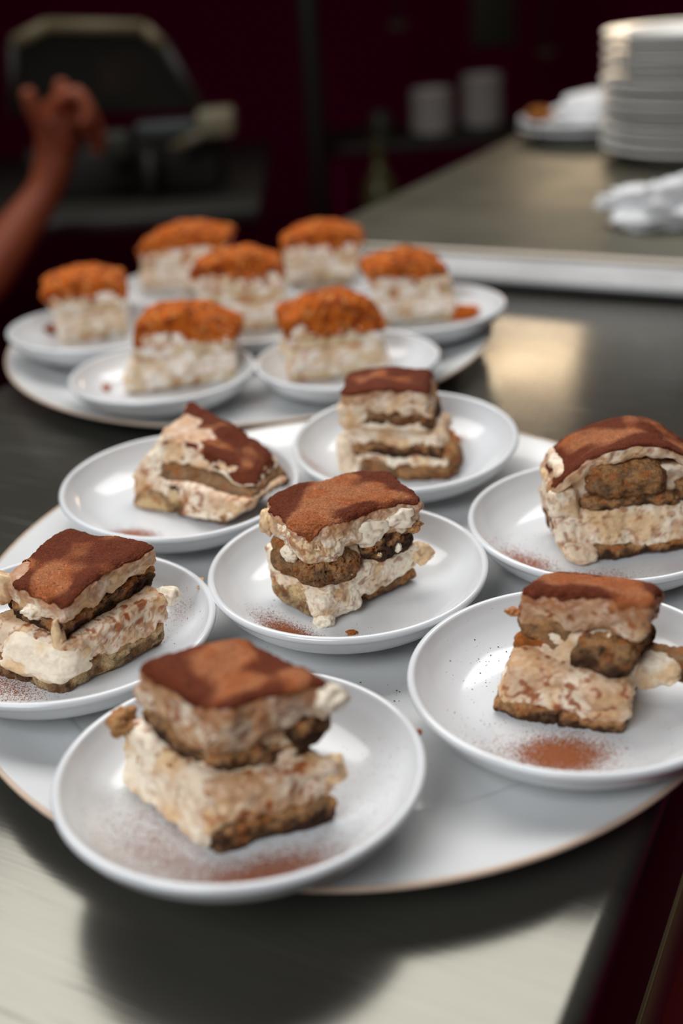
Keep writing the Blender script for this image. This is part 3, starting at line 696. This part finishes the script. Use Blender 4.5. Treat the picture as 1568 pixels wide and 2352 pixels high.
build('S5', 'dome-topped tiramisu slice with a hollow eaten into its face', 0.0010, 41.0, [
    ('finger', 'A', (0.16, 0.85), (-0.01, 1.0), (0.0, 0.32), dict(soak_or_gap=0.75, rr=0.35)),
    ('finger', 'A', (-0.02, 0.26), (0.02, 1.0), (0.06, 0.75), dict(soak_or_gap=0.8, amp=1.3)),
    ('cream', 'A', (0.0, 1.0), FULL, (0.24, 1.10), dict(stain=0.6, tint=0.12, low=0.003, side_rust=0.25)),
    ('cream', 'A', (-0.02, 0.20), (-0.10, 0.4), (0.0, 0.45), dict(stain=0.5, rad=0.006, side_rust=0.2)),
    ('finger', 'B', (0.22, 0.72), (-0.02, 1.0), (0.35, 1.75), dict(soak_or_gap=0.45, amp=1.3)),
    ('cream', 'B', (0.04, 0.96), (0.16, 0.98), (-0.2, 1.5), dict(stain=0.6, resx=1.5)),
    ('finger', 'B', (0.74, 1.02), (-0.02, 1.0), (-0.15, 1.2), dict(soak_or_gap=0.75, amp=1.3)),
    ('finger', 'B', (0.16, 0.80), (0.0, 1.0), (-0.25, 0.62), dict(soak_or_gap=1.0, amp=1.2)),  # darkness of the cavity under the arch, put into the sponge colour
    ('cream', 'B', FULL, FULL, (0.58, 1.0), dict(name='top_cream', stain=0.6, dust=0.7, low=0.003, dome=0.024, rad=0.005, cap=dict(wet=0.1, lo=0.35, hi=0.85), side_rust=0.2)),
    ('cream', 'B', (-0.01, 0.17), (-0.02, 0.8), (-0.10, 1.05), dict(stain=0.5, rad=0.005, side_rust=0.2)),
])
build('S6', 'tiramisu slice leaning sideways with a bare white cream patch on top', 0.0010, 53.0, [
    ('finger', 'A', (0.0, 0.50), (-0.02, 1.0), (0.0, 0.86), dict(soak_or_gap=0.05, tone=LTAN, amp=0.8)),
    ('finger', 'A', (0.46, 1.0), (0.0, 1.0), (0.0, 0.6), dict(soak_or_gap=0.45)),
    ('cream', 'A', FULL, FULL, (0.52, 1.02), dict(stain=0.75, tint=0.25, low=0.004, side_rust=0.3)),
    ('cream', 'A', (0.55, 1.0), (-0.01, 0.6), (0.1, 0.7), dict(stain=0.7, side_rust=0.3)),
    ('finger', 'B', (0.30, 0.98), (-0.01, 1.0), (-0.25, 0.12), dict(soak_or_gap=1.0, amp=1.3)),  # shaded gap between the halves, painted as a dark strip
    ('finger', 'B', (0.10, 1.0), (-0.01, 1.0), (-0.02, 0.5), dict(soak_or_gap=0.3, rr=0.35, tone=GREYTAN)),
    ('cream', 'B', FULL, FULL, (0.40, 1.0), dict(name='top_cream', stain=0.55, dust=0.5, low=0.003, cap=dict(wet=0.15, bare=[(-0.9, -0.45, 0.72)], lo=0.45, hi=0.9), side_rust=0.1)),
    ('cream', 'B', (-0.01, 0.2), (0.0, 1.0), (-0.1, 0.6), dict(stain=0.7, side_rust=0.2)),
])
build('S7', 'tall narrow tiramisu slice with a pale split across its middle, nearest the crumb slices', 0.0010, 67.0, [
    ('finger', 'A', (0.02, 0.55), (0.0, 1.0), (0.0, 0.50), dict(soak_or_gap=0.35, tone=GREYTAN)),
    ('finger', 'A', (0.50, 1.02), (0.0, 1.0), (0.0, 0.42), dict(soak_or_gap=0.45, tone=TAN)),
    ('cream', 'A', (0.1, 1.0), (0.0, 1.0), (0.34, 0.62), dict(stain=0.6, low=0.004, side_rust=0.3)),
    ('finger', 'A', (0.12, 0.99), (-0.01, 1.0), (0.48, 0.86), dict(soak_or_gap=1.0, rr=0.35, amp=1.3)),  # dark hollow band: shade painted into a near-black sponge strip
    ('cream', 'A', FULL, FULL, (0.74, 1.02), dict(stain=0.55, tint=0.15, low=0.004, side_rust=0.35)),
    ('cream', 'A', (-0.03, 0.18), (-0.03, 0.9), (0.05, 1.0), dict(stain=0.4, rad=0.006, side_rust=0.2)),
    ('finger', 'A', (0.93, 1.10), (0.1, 0.8), (0.05, 0.75), dict(soak_or_gap=0.5, amp=1.4)),
    ('finger', 'B', (0.25, 1.0), (-0.01, 1.0), (-0.06, 0.46), dict(soak_or_gap=0.7, rr=0.35, tone=GREYTAN)),
    ('cream', 'B', FULL, FULL, (0.34, 1.0), dict(name='top_cream', stain=0.7, tint=0.15, dust=0.7, low=0.004, cap=dict(wet=0.2, lo=0.2, hi=0.75), side_rust=0.25)),
    ('cream', 'B', (-0.02, 0.3), (-0.02, 0.9), (-0.05, 0.7), dict(stain=0.4, rad=0.006)),
])

def crumb_cake(k, label, seed, dome=0.014, topw=0.30):
    WARP.update(seed=seed, amp=0.003, z0=corners(k, 0)[0, 2])
    root = cake_root(k, 'crumb_cake_slice', label)
    A, B = corners(k, 0), corners(k, 1)
    res = 0.0016
    sponge_part(root, subhex(A, (0.01, 0.99), (0.01, 0.99), (0.0, 0.40)), res, seed, pale=True, rad=0.004)
    cream_part(root, subhex(A, (0, 1), (0, 1), (0.28, 1.03)), res, seed + 1, pale=True, stain=0.55, rad=0.005, amp=1.3)
    sponge_part(root, subhex(B, (0.01, 0.99), (0.01, 0.99), (0.0, 0.50)), res, seed + 2, pale=True, rad=0.004)
    cream_part(root, subhex(B, (0, 1), (0, 1), (0.40, 0.92)), res, seed + 3, name='top_cream', pale=True, stain=0.6, rad=0.005, amp=1.3, side_rust=0.25)
    crumb_part(root, subhex(B, (-0.01, 1.01), (-0.01, 1.01), (topw, 1.06)), 0.0012, seed + 4, dome)
    return root
crumb_cake('S8', 'crumb-topped slice whose saucer holds a single large brown crumb', 3.3)
crumb_cake('S9', 'crumb-topped slice with smooth white cream and a crumb ridge, directly behind the leaning cocoa slice', 14.1)
crumb_cake('S10', 'crumb-topped slice with a pale oval in its face, behind the tall narrow cocoa slice', 25.7)
crumb_cake('S11', 'crumb-topped slice with crumbs fallen beside it, nearest the steel ledge', 36.9)
crumb_cake('S12', 'crumb-topped slice in the middle of the rear platter', 48.2)
crumb_cake('S13', 'crumb-topped slice with a white cream side, at the far edge on the dark kitchen side', 59.5, dome=0.017)
crumb_cake('S14', 'crumb-topped slice at the far edge of the rear platter, in front of the steel shelf', 70.8)
# ------------------------------------------------------------------ cocoa dust and crumbs
def saucer_drop(k, x, y):
    """world point on the inner surface of saucer k under (x, y)"""
    M = SAUCER_OBJ[k].matrix_world; Mi = M.inverted()
    p = Mi @ Vector((x, y, 0.02))
    r = math.hypot(p.x, p.y)
    return M @ Vector((p.x, p.y, float(np.interp(r, _ir, _iz)) + 0.00005))
def grains(name, label, items, pts_fn, mat, seed, cat='cocoa dust', limit=0.0685):
    """loose powder: thousands of tiny grains joined into one mesh"""
    rs = np.random.RandomState(seed)
    V = []; F = []
    base = np.array([(1, 0, 0), (-0.5, 0.87, 0), (-0.5, -0.87, 0), (0, 0, 1.0)])
    for (cx, cy, sx, sy, ang, n, s0, s1) in items:
        a = rs.normal(size=(n, 2)) * (sx, sy)
        ca, sa = math.cos(ang), math.sin(ang)
        X = cx + a[:, 0] * ca - a[:, 1] * sa; Y = cy + a[:, 0] * sa + a[:, 1] * ca
        S = s0 + (s1 - s0) * rs.rand(n) ** 3
        for x, y, s in zip(X, Y, S):
            p = pts_fn(x, y)
            if p is None: continue
            th = rs.rand() * 6.28; c, q = math.cos(th) * s, math.sin(th) * s
            o = len(V)
            for b in base: V.append((p[0] + b[0] * c - b[1] * q, p[1] + b[0] * q + b[1] * c, p[2] + b[2] * s * 0.8))
            F += [(o, o + 1, o + 3), (o + 1, o + 2, o + 3), (o + 2, o, o + 3)]
    me = mesh_np(name, np.array(V), np.array(F))
    o = link_mesh(name, me, mat, None, smooth=False)
    tag(o, label, cat, kind='stuff')
    return o
def on_saucer(k):
    sx, sy = SAUCERS[k][:2]
    def fn(x, y):
        if math.hypot(x - sx, y - sy) > 0.068: return None
        return saucer_drop(k, x, y)
    return fn
def on_platter(x, y):
    for k, (sx, sy, *_) in SAUCERS.items():
        if math.hypot(x - sx, y - sy) < 0.047: return None
    return Vector((x, y, PLATTER_FLOOR + 0.0002))
G = grains
G('cocoa_dust', 'reddish cocoa powder spread around the large slice on the jutting saucer', [
    (-0.036, 0.312, 0.013, 0.006, 0.35, 8000, 0.00016, 0.0005), (-0.080, 0.338, 0.012, 0.011, -0.5, 3000, 0.00012, 0.0004),
    (-0.066, 0.318, 0.015, 0.006, -0.5, 3500, 0.00014, 0.0004), (-0.01, 0.342, 0.013, 0.012, 0.6, 500, 0.00012, 0.0004),
    (0.005, 0.365, 0.012, 0.016, 0, 160, 0.00012, 0.0004)], on_saucer('S1'), M_DUST, 1)
G('cocoa_dust', 'small heap of cocoa powder against the slice on the middle saucer', [
    (-0.030, 0.484, 0.0085, 0.0035, -0.75, 6500, 0.00013, 0.0004), (-0.038, 0.497, 0.008, 0.004, -0.9, 900, 0.0001, 0.0003),
    (-0.002, 0.476, 0.018, 0.007, 0.15, 260, 0.0001, 0.0003), (0.0, 0.515, 0.035, 0.03, 0, 200, 0.00008, 0.00022)], on_saucer('S2'), M_DUST, 2)
G('cocoa_dust', 'thick round patch of cocoa powder in front of the slumped slice', [
    (0.084, 0.3735, 0.0088, 0.0058, -0.1, 13000, 0.00018, 0.0005), (0.081, 0.376, 0.016, 0.010, -0.1, 1500, 0.0001, 0.0004),
    (0.060, 0.385, 0.014, 0.010, 0, 260, 0.0001, 0.0004)], on_saucer('S3'), M_DUST, 3)
G('cocoa_dust', 'reddish cocoa powder at the foot of the slice on the stained saucer', [
    (-0.164, 0.449, 0.012, 0.006, -0.6, 4200, 0.0001, 0.0004), (-0.087, 0.506, 0.004, 0.006, 0, 500, 0.0001, 0.0003)], on_saucer('S4'), M_DUST, 4)
G('cocoa_dust', 'scattered cocoa powder in front of the dome-topped slice', [
    (0.100, 0.5375, 0.009, 0.0055, -0.9, 5000, 0.0001, 0.0004), (0.125, 0.517, 0.013, 0.0045, 0.05, 4500, 0.0001, 0.0004),
    (0.09, 0.552, 0.01, 0.012, -0.8, 300, 0.0001, 0.0004)], on_saucer('S5'), M_DUST, 5)
G('cocoa_dust', 'cocoa powder lying before and behind the leaning slice', [
    (-0.124, 0.603, 0.007, 0.0035, -0.15, 4000, 0.0001, 0.0004), (-0.045, 0.668, 0.010, 0.018, -0.5, 3000, 0.0001, 0.0004)], on_saucer('S6'), M_DUST, 6)
G('cocoa_dust', 'cocoa powder streaks beside the tall narrow slice', [
    (-0.016, 0.671, 0.008, 0.004, -0.8, 1000, 0.0001, 0.0004), (0.080, 0.704, 0.004, 0.004, 0.3, 1300, 0.0001, 0.0004)], on_saucer('S7'), M_DUST, 7)
G('cocoa_specks', 'dark cocoa specks scattered over the saucer beside the slumped slice', [
    (0.063, 0.440, 0.009, 0.012, 0.3, 90, 0.00015, 0.00065), (0.055, 0.405, 0.008, 0.018, 0, 40, 0.00015, 0.00055)], on_saucer('S3'), M_DUSTDARK, 8)
G('cocoa_specks', 'dark cocoa specks scattered near the cream smear on the stained saucer', [
    (-0.087, 0.492, 0.009, 0.014, 0.0, 80, 0.00012, 0.0005), (-0.16, 0.44, 0.012, 0.008, 0, 50, 0.00012, 0.0005)], on_saucer('S4'), M_DUSTDARK, 9)
G('cocoa_specks', 'dark cocoa grains beside the heap on the middle saucer', [
    (-0.040, 0.503, 0.005, 0.006, 0.0, 60, 0.00015, 0.0006), (0.0, 0.478, 0.02, 0.008, 0, 40, 0.00012, 0.0004)], on_saucer('S2'), M_DUSTDARK, 10)
G('cocoa_specks', 'dark cocoa specks fallen on the bare platter between the saucers', [
    (0.010, 0.437, 0.016, 0.006, -0.2, 40, 0.00015, 0.0007), (-0.05, 0.470, 0.012, 0.008, 0, 40, 0.00015, 0.0005), (0.035, 0.39, 0.02, 0.02, 0, 30, 0.00015, 0.0005)], on_platter, M_DUSTDARK, 11)

def crumb(k, x, y, r, label, colr, seed, name='cake_crumb', amp=0.6, mat=None):
    p = saucer_drop(k, x, y)
    o = lump(None, name, (0, 0, 0), r, seed, colr, mat or M_SPONGE, amp=amp)
    o.location = (p.x, p.y, p.z + r[2] * 0.55)
    tag(o, label, 'crumb')
    return o
crumb('S2', 0.0013, 0.4797, (0.0026, 0.0016, 0.0013), 'small golden cake crumb on the middle saucer', GOLD, 3)
crumb('S1', 0.0245, 0.3725, (0.0016, 0.0013, 0.0011), 'tiny rust brown crumb stuck on the rim of the jutting saucer', RUST, 5)
crumb('S9', -0.1817, 0.8642, (0.0032, 0.0028, 0.0026), 'tiny orange crumb on the saucer behind the leaning slice', CRUMB, 7, mat=M_CRUMB)
crumb('S8', -0.2560, 1.016, (0.0075, 0.0055, 0.0045), 'large brown crumb on the saucer at the dark side', CRUMBD, 9, mat=M_CRUMB)
crumb('S11', 0.122, 0.994, (0.013, 0.010, 0.008), 'heap of fallen orange crumbs beside the slice near the ledge', CRUMB, 12, name='crumb_heap', mat=M_CRUMB)
crumb('S7', 0.075, 0.700, (0.0055, 0.004, 0.0025), 'rust brown cake morsel beside the tall narrow slice', RUST, 15, name='cake_morsel')
crumb('S4', -0.0765, 0.513, (0.0022, 0.0058, 0.0006), 'thin brown cream smear on the wall of the stained saucer', lin(190, 150, 112), 18, name='cream_smear', amp=0.3, mat=M_CREAM)
# ------------------------------------------------------------------ things on the raised shelf
SZ = 0.0265
def plate_mesh(R, h, t=0.004):
    i = smooth_profile([(0, 0.004), (0.58 * R, 0.004), (0.66 * R, 0.0065), (0.78 * R, h - 0.0045), (0.96 * R, h - 0.0005)], 4)
    r = [(R - 0.003 + 0.003 * math.cos(a), h - 0.003 + 0.003 * math.sin(a)) for a in np.linspace(math.radians(110), math.radians(-60), 7)]
    o = smooth_profile([(0.95 * R, h - 0.0058), (0.79 * R, h - 0.0088), (0.67 * R, 0.0030), (0.60 * R, 0.0)], 4)
    return lathe('plate', i + r + o + [(0.56 * R, 0.0), (0.55 * R, 0.0015), (0, 0.0015)], 72)
M_PLATE = simple_mat('grey_white_stoneware', (0.80, 0.79, 0.75), 0.3, coat=0.15, noise=0.04, nscale=30)
def shared(name, me, loc, rot=(0, 0, 0)):
    o = bpy.data.objects.new(name, me); col.objects.link(o); o.location = loc; o.rotation_euler = rot; return o
DINNER = plate_mesh(0.128, 0.024); DINNER.materials.append(M_PLATE)
DINNER.polygons.foreach_set('use_smooth', [True] * len(DINNER.polygons))
rs = np.random.RandomState(4)
stack_n = 11
for i in range(stack_n):
    o = shared('dinner_plate', DINNER, (0.540 + rs.uniform(-.0025, .0025), 1.6994 + rs.uniform(-.0025, .0025), SZ + 0.0005 + i * 0.0152), (rs.uniform(-.008, .008), rs.uniform(-.008, .008), 0))
    if i == 0: lab = 'lowest grey-white dinner plate of the tall stack on the steel shelf'
    elif i == stack_n - 1: lab = 'topmost grey-white dinner plate of the tall stack on the steel shelf'
    else: lab = 'grey-white dinner plate inside the tall stack on the steel shelf'
    tag(o, lab, 'plate', 'dinner plates in the tall stack')
SIDE = plate_mesh(0.105, 0.024)
SIDE.materials.append(M_PORCELAIN); SIDE.polygons.foreach_set('use_smooth', [True] * len(SIDE.polygons))
for i in range(2):
    o = shared('side_plate', SIDE, (0.437, 1.93, SZ + 0.0005 + i * 0.012))
    tag(o, ['white side plate lying on the shelf under a second plate', 'white side plate holding a folded cloth and a brown crust'][i], 'plate', 'side plates behind the tall stack')
def cloth_blob(name, label, loc, size, seed, amp, mat, sub=5, freq=1.6, cat='napkin'):
    bm = bmesh.new(); bmesh.ops.create_icosphere(bm, subdivisions=sub, radius=1.0)
    V = np.array([v.co[:] for v in bm.verts]); F = np.array([[v.index for v in f.verts] for f in bm.faces]); bm.free()
    n1 = fbm(V * freq + seed, 3); rid = 1 - np.abs(noise3(V * freq * 1.7 + seed + 9))
    V = V * (1 + amp * n1 + 0.35 * amp * (rid - 0.6))[:, None]
    V[:, 2] = np.maximum(V[:, 2], -0.62); V[:, 2] += 0.62
    V = V * np.array(size)
    o = link_mesh(name, mesh_np(name, V, F), mat); o.location = loc
    tag(o, label, cat)
    return o
M_CLOTH = simple_mat('white_paper_cloth', (0.80, 0.81, 0.82), 0.85, bump=0.2, bscale=60, bdist=0.003)
nap = cloth_blob('crumpled_napkin', 'crumpled white napkin on the steel shelf before the tall plate stack', (0.392, 1.275, SZ + 0.001), (0.066, 0.034, 0.029), 4.0, 0.55, M_CLOTH)
nap.rotation_euler = (0, 0, -0.25)
cloth_blob('folded_cloth', 'folded white cloth heaped on the upper side plate', (0.462, 1.945, SZ + 0.021), (0.072, 0.055, 0.030), 12.0, 0.18, M_CLOTH, cat='cloth')
o = lump(None, 'bread_crust', (0, 0, 0), (0.022, 0.02, 0.012), 33, lin(150, 92, 36), M_CRUMB, amp=0.4)
o.location = (0.362, 1.918, SZ + 0.043); tag(o, 'brown crust at the rim of the upper side plate', 'bread')

# ------------------------------------------------------------------ dark kitchen behind
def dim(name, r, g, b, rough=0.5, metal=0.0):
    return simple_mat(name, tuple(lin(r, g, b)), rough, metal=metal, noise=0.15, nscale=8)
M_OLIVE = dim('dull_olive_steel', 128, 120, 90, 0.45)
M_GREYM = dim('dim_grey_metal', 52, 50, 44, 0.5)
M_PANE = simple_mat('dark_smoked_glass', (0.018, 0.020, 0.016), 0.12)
# work table at the back left
tb = empty('back_work_table', (-0.45, 2.55, -0.9))
tag(tb, 'dark work table carrying the glass-hooded machine, behind the hand', 'table')
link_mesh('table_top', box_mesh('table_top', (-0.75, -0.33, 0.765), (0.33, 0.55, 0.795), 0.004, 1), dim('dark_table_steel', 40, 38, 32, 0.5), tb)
for (x, y) in ((-0.68, -0.26), (0.26, -0.26), (-0.68, 0.48), (0.26, 0.48)):
    link_mesh('leg', tube_mesh('leg', [(x, y, 0.001), (x, y, 0.764)], 0.02), M_DARK, tb)
# machine with a slanted glass hood
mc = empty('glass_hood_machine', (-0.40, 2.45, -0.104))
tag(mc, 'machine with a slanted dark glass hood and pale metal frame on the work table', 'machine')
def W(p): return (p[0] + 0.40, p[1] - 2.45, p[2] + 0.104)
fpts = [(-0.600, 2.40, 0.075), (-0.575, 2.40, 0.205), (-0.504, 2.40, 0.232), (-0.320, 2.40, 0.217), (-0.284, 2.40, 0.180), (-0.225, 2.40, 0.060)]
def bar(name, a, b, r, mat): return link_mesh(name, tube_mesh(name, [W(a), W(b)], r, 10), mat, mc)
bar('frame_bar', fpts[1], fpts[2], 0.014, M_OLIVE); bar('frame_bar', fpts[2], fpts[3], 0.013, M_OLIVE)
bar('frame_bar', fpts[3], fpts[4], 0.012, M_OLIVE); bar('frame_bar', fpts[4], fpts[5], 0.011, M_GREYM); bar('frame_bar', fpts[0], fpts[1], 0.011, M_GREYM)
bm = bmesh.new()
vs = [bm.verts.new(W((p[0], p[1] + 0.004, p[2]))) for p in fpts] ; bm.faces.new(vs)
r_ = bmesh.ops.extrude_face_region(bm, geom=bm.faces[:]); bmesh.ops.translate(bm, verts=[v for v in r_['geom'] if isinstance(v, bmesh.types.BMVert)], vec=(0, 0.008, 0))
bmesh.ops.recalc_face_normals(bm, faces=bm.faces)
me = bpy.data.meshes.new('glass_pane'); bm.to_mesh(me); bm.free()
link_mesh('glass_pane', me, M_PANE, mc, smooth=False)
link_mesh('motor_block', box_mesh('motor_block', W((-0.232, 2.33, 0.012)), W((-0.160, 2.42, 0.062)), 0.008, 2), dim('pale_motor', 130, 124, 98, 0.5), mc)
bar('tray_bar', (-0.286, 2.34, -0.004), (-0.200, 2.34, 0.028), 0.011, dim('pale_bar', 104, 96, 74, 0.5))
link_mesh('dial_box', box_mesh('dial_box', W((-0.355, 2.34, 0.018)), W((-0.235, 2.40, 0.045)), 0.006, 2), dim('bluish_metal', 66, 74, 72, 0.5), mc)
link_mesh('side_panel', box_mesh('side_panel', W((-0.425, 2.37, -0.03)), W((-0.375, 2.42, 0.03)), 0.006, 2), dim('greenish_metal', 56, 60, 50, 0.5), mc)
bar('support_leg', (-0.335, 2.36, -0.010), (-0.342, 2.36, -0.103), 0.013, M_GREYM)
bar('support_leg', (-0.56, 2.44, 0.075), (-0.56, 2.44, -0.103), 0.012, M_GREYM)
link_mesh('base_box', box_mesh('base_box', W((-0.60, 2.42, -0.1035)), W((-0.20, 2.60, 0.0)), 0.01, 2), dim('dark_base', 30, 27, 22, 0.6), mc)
# upright post and wire shelf further back
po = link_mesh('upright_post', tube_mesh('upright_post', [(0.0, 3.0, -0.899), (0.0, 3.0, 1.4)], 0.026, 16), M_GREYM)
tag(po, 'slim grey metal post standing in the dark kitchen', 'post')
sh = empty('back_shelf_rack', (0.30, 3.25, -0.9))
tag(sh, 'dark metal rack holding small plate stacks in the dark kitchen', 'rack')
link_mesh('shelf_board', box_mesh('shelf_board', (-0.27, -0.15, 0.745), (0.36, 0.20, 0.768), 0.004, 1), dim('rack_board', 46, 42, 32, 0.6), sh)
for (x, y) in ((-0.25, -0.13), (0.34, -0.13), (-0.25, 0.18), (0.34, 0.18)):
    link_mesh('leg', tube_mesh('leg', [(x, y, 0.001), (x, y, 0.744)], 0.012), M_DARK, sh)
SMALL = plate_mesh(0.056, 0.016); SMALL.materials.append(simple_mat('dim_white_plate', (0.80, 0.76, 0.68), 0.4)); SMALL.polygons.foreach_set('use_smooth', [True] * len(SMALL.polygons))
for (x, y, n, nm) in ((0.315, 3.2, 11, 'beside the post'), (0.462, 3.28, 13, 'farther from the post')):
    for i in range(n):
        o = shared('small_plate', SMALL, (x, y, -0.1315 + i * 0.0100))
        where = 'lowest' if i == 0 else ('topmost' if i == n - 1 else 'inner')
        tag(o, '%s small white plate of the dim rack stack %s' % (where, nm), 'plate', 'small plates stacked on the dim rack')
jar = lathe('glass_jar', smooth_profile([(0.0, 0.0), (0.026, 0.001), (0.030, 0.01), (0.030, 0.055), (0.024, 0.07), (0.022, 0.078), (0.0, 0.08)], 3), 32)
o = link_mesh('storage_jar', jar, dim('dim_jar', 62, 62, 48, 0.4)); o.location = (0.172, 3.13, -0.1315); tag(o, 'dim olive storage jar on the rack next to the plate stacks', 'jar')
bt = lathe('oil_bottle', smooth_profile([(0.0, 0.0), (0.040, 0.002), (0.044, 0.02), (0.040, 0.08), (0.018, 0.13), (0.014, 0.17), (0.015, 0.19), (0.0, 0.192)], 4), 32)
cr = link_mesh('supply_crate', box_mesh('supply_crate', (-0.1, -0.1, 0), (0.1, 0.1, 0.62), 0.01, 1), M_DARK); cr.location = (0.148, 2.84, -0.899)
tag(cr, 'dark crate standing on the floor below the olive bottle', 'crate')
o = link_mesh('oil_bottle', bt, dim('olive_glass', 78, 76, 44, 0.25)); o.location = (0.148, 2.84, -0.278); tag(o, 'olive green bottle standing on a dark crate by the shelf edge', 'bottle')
# hanging rail with utensils
rl = link_mesh('hanging_rail', tube_mesh('hanging_rail', [(-0.2, 3.5, 0.50), (1.1, 3.5, 0.50)], 0.008, 8), M_GREYM); tag(rl, 'dark rail from which utensils hang above the rack', 'rail')
for (x, z, r, lab) in ((0.255, 0.135, 0.035, 'dim ladle hanging above the plate stacks'), (0.68, 0.035, 0.030, 'dim olive ladle hanging beside the tall plate stack')):
    root = empty('hanging_ladle', (x, 3.5, z)); tag(root, lab, 'ladle')
    link_mesh('bowl', lathe('bowl', smooth_profile([(0.0, -r * 0.6), (r * 0.6, -r * 0.45), (r, 0.0), (r * 0.93, 0.0), (r * 0.5, -r * 0.35), (0, -r * 0.5)], 4), 24), M_OLIVE, root)
    link_mesh('handle', tube_mesh('handle', [(0, r * 0.95, 0.0), (0, r * 0.95, 0.5 - z - 0.009)], 0.006, 8), M_GREYM, root)
bx = link_mesh('hanging_board', box_mesh('hanging_board', (-0.065, -0.008, -0.07), (0.065, 0.008, 0.36), 0.006, 2), dim('dull_board', 50, 46, 30, 0.6)); bx.location = (0.53, 3.52, 0.125)
tag(bx, 'dull olive board hanging from the rail over the plate stacks', 'board')

# ------------------------------------------------------------------ a person's raised hand and forearm
def skin_chain(bm, layer, pts, first=None):
    prev = first
    out = []
    for (p, r) in pts:
        v = bm.verts.new(p); v[layer].radius = (r, r)
        if prev is not None: bm.edges.new((prev, v))
        prev = v; out.append(v)
    return out
HX, HY, HZ = -0.450, 2.10, 0.020      # wrist
pr_ = empty('person', (-0.86, 1.98, -0.9))
tag(pr_, 'person in a pale short sleeve raising a fist at the dark end of the kitchen', 'person')
off = Vector((-0.86, 1.98, -0.9))
def L_(p): return Vector(p) - off
bm = bmesh.new(); lay = bm.verts.layers.skin.verify()
arm = skin_chain(bm, lay, [(L_((-0.80, 1.97, 0.06)), 0.055), (L_((-0.76, 1.97, -0.12)), 0.050), (L_((-0.675, 1.985, -0.215)), 0.044), (L_((-0.62, 2.01, -0.175)), 0.048),
                           (L_((-0.55, 2.05, -0.095)), 0.043), (L_((-0.487, 2.085, -0.025)), 0.031)])
arm[0][lay].use_root = True
palm = skin_chain(bm, lay, [(L_((-0.458, 2.10, 0.020)), 0.040), (L_((-0.447, 2.10, 0.075)), 0.042)], arm[-1])
# knuckles and curled fingers, folding towards +x
for j, (dy, r, kz) in enumerate(((-0.042, 0.0140, 0.128), (-0.014, 0.0145, 0.112), (0.014, 0.0140, 0.092), (0.040, 0.0120, 0.070))):
    skin_chain(bm, lay, [(L_((-0.436, 2.10 + dy, kz)), r + 0.002), (L_((-0.398, 2.093 + dy, kz + 0.012 - j * 0.004)), r), (L_((-0.382, 2.090 + dy, kz - 0.022)), r * 0.95),
                         (L_((-0.400, 2.086 + dy, kz - 0.046)), r * 0.85)], palm[-1])
skin_chain(bm, lay, [(L_((-0.470, 2.066, 0.085)), 0.0175), (L_((-0.480, 2.052, 0.122)), 0.0150), (L_((-0.483, 2.046, 0.152)), 0.0125)], palm[0])
skin_chain(bm, lay, [(L_((-0.434, 2.068, 0.128)), 0.0150), (L_((-0.422, 2.058, 0.160)), 0.0130)], palm[-1])
me = bpy.data.meshes.new('body'); bm.to_mesh(me); bm.free()
M_SKIN = simple_mat('warm_skin', tuple(lin(150, 76, 46)), 0.55, noise=0.12, nscale=18)
arm_o = link_mesh('arm_and_hand', me, M_SKIN, pr_)
md = arm_o.modifiers.new('skin', 'SKIN'); md.use_smooth_shade = True
sb = arm_o.modifiers.new('sub', 'SUBSURF'); sb.levels = 2; sb.render_levels = 2
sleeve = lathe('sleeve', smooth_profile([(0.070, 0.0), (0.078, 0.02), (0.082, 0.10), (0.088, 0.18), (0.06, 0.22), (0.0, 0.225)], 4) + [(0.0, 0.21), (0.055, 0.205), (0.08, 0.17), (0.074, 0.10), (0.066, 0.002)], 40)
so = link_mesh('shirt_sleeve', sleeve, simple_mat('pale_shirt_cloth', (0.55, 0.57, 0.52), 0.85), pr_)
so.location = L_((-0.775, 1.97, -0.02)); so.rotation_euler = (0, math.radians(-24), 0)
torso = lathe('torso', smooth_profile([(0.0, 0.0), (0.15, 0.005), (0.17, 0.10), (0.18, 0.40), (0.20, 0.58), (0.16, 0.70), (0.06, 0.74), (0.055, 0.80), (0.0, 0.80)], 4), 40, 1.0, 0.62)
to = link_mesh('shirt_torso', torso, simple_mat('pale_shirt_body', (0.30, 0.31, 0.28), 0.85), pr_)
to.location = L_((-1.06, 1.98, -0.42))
legs = link_mesh('trousers', lathe('trousers', smooth_profile([(0.0, 0.0), (0.11, 0.002), (0.13, 0.20), (0.155, 0.47), (0.0, 0.49)], 3), 32, 1.0, 0.7), M_DARK, pr_)
legs.location = L_((-1.06, 1.98, -0.899))
hd = lump(None, 'head', (0, 0, 0), (0.078, 0.095, 0.115), 2, lin(176, 92, 58), M_SKIN, amp=0.05); hd.parent = pr_; hd.location = L_((-1.06, 1.98, 0.48))
M_HAIR = simple_mat('dark_hair', (0.02, 0.014, 0.010), 0.7)
hr = lump(None, 'hair', (0, 0, 0), (0.082, 0.099, 0.085), 6, lin(40, 30, 24), M_HAIR, amp=0.08); hr.parent = pr_; hr.location = L_((-1.075, 1.98, 0.525))
ns = lump(None, 'nose', (0, 0, 0), (0.016, 0.011, 0.016), 8, lin(150, 76, 46), M_SKIN, amp=0.05); ns.parent = pr_; ns.location = L_((-0.983, 1.98, 0.475))
for sy in (-1, 1):
    er = lump(None, 'ear', (0, 0, 0), (0.014, 0.008, 0.024), 9, lin(150, 76, 46), M_SKIN, amp=0.05); er.parent = pr_; er.location = L_((-1.06, 1.98 + sy * 0.096, 0.475))
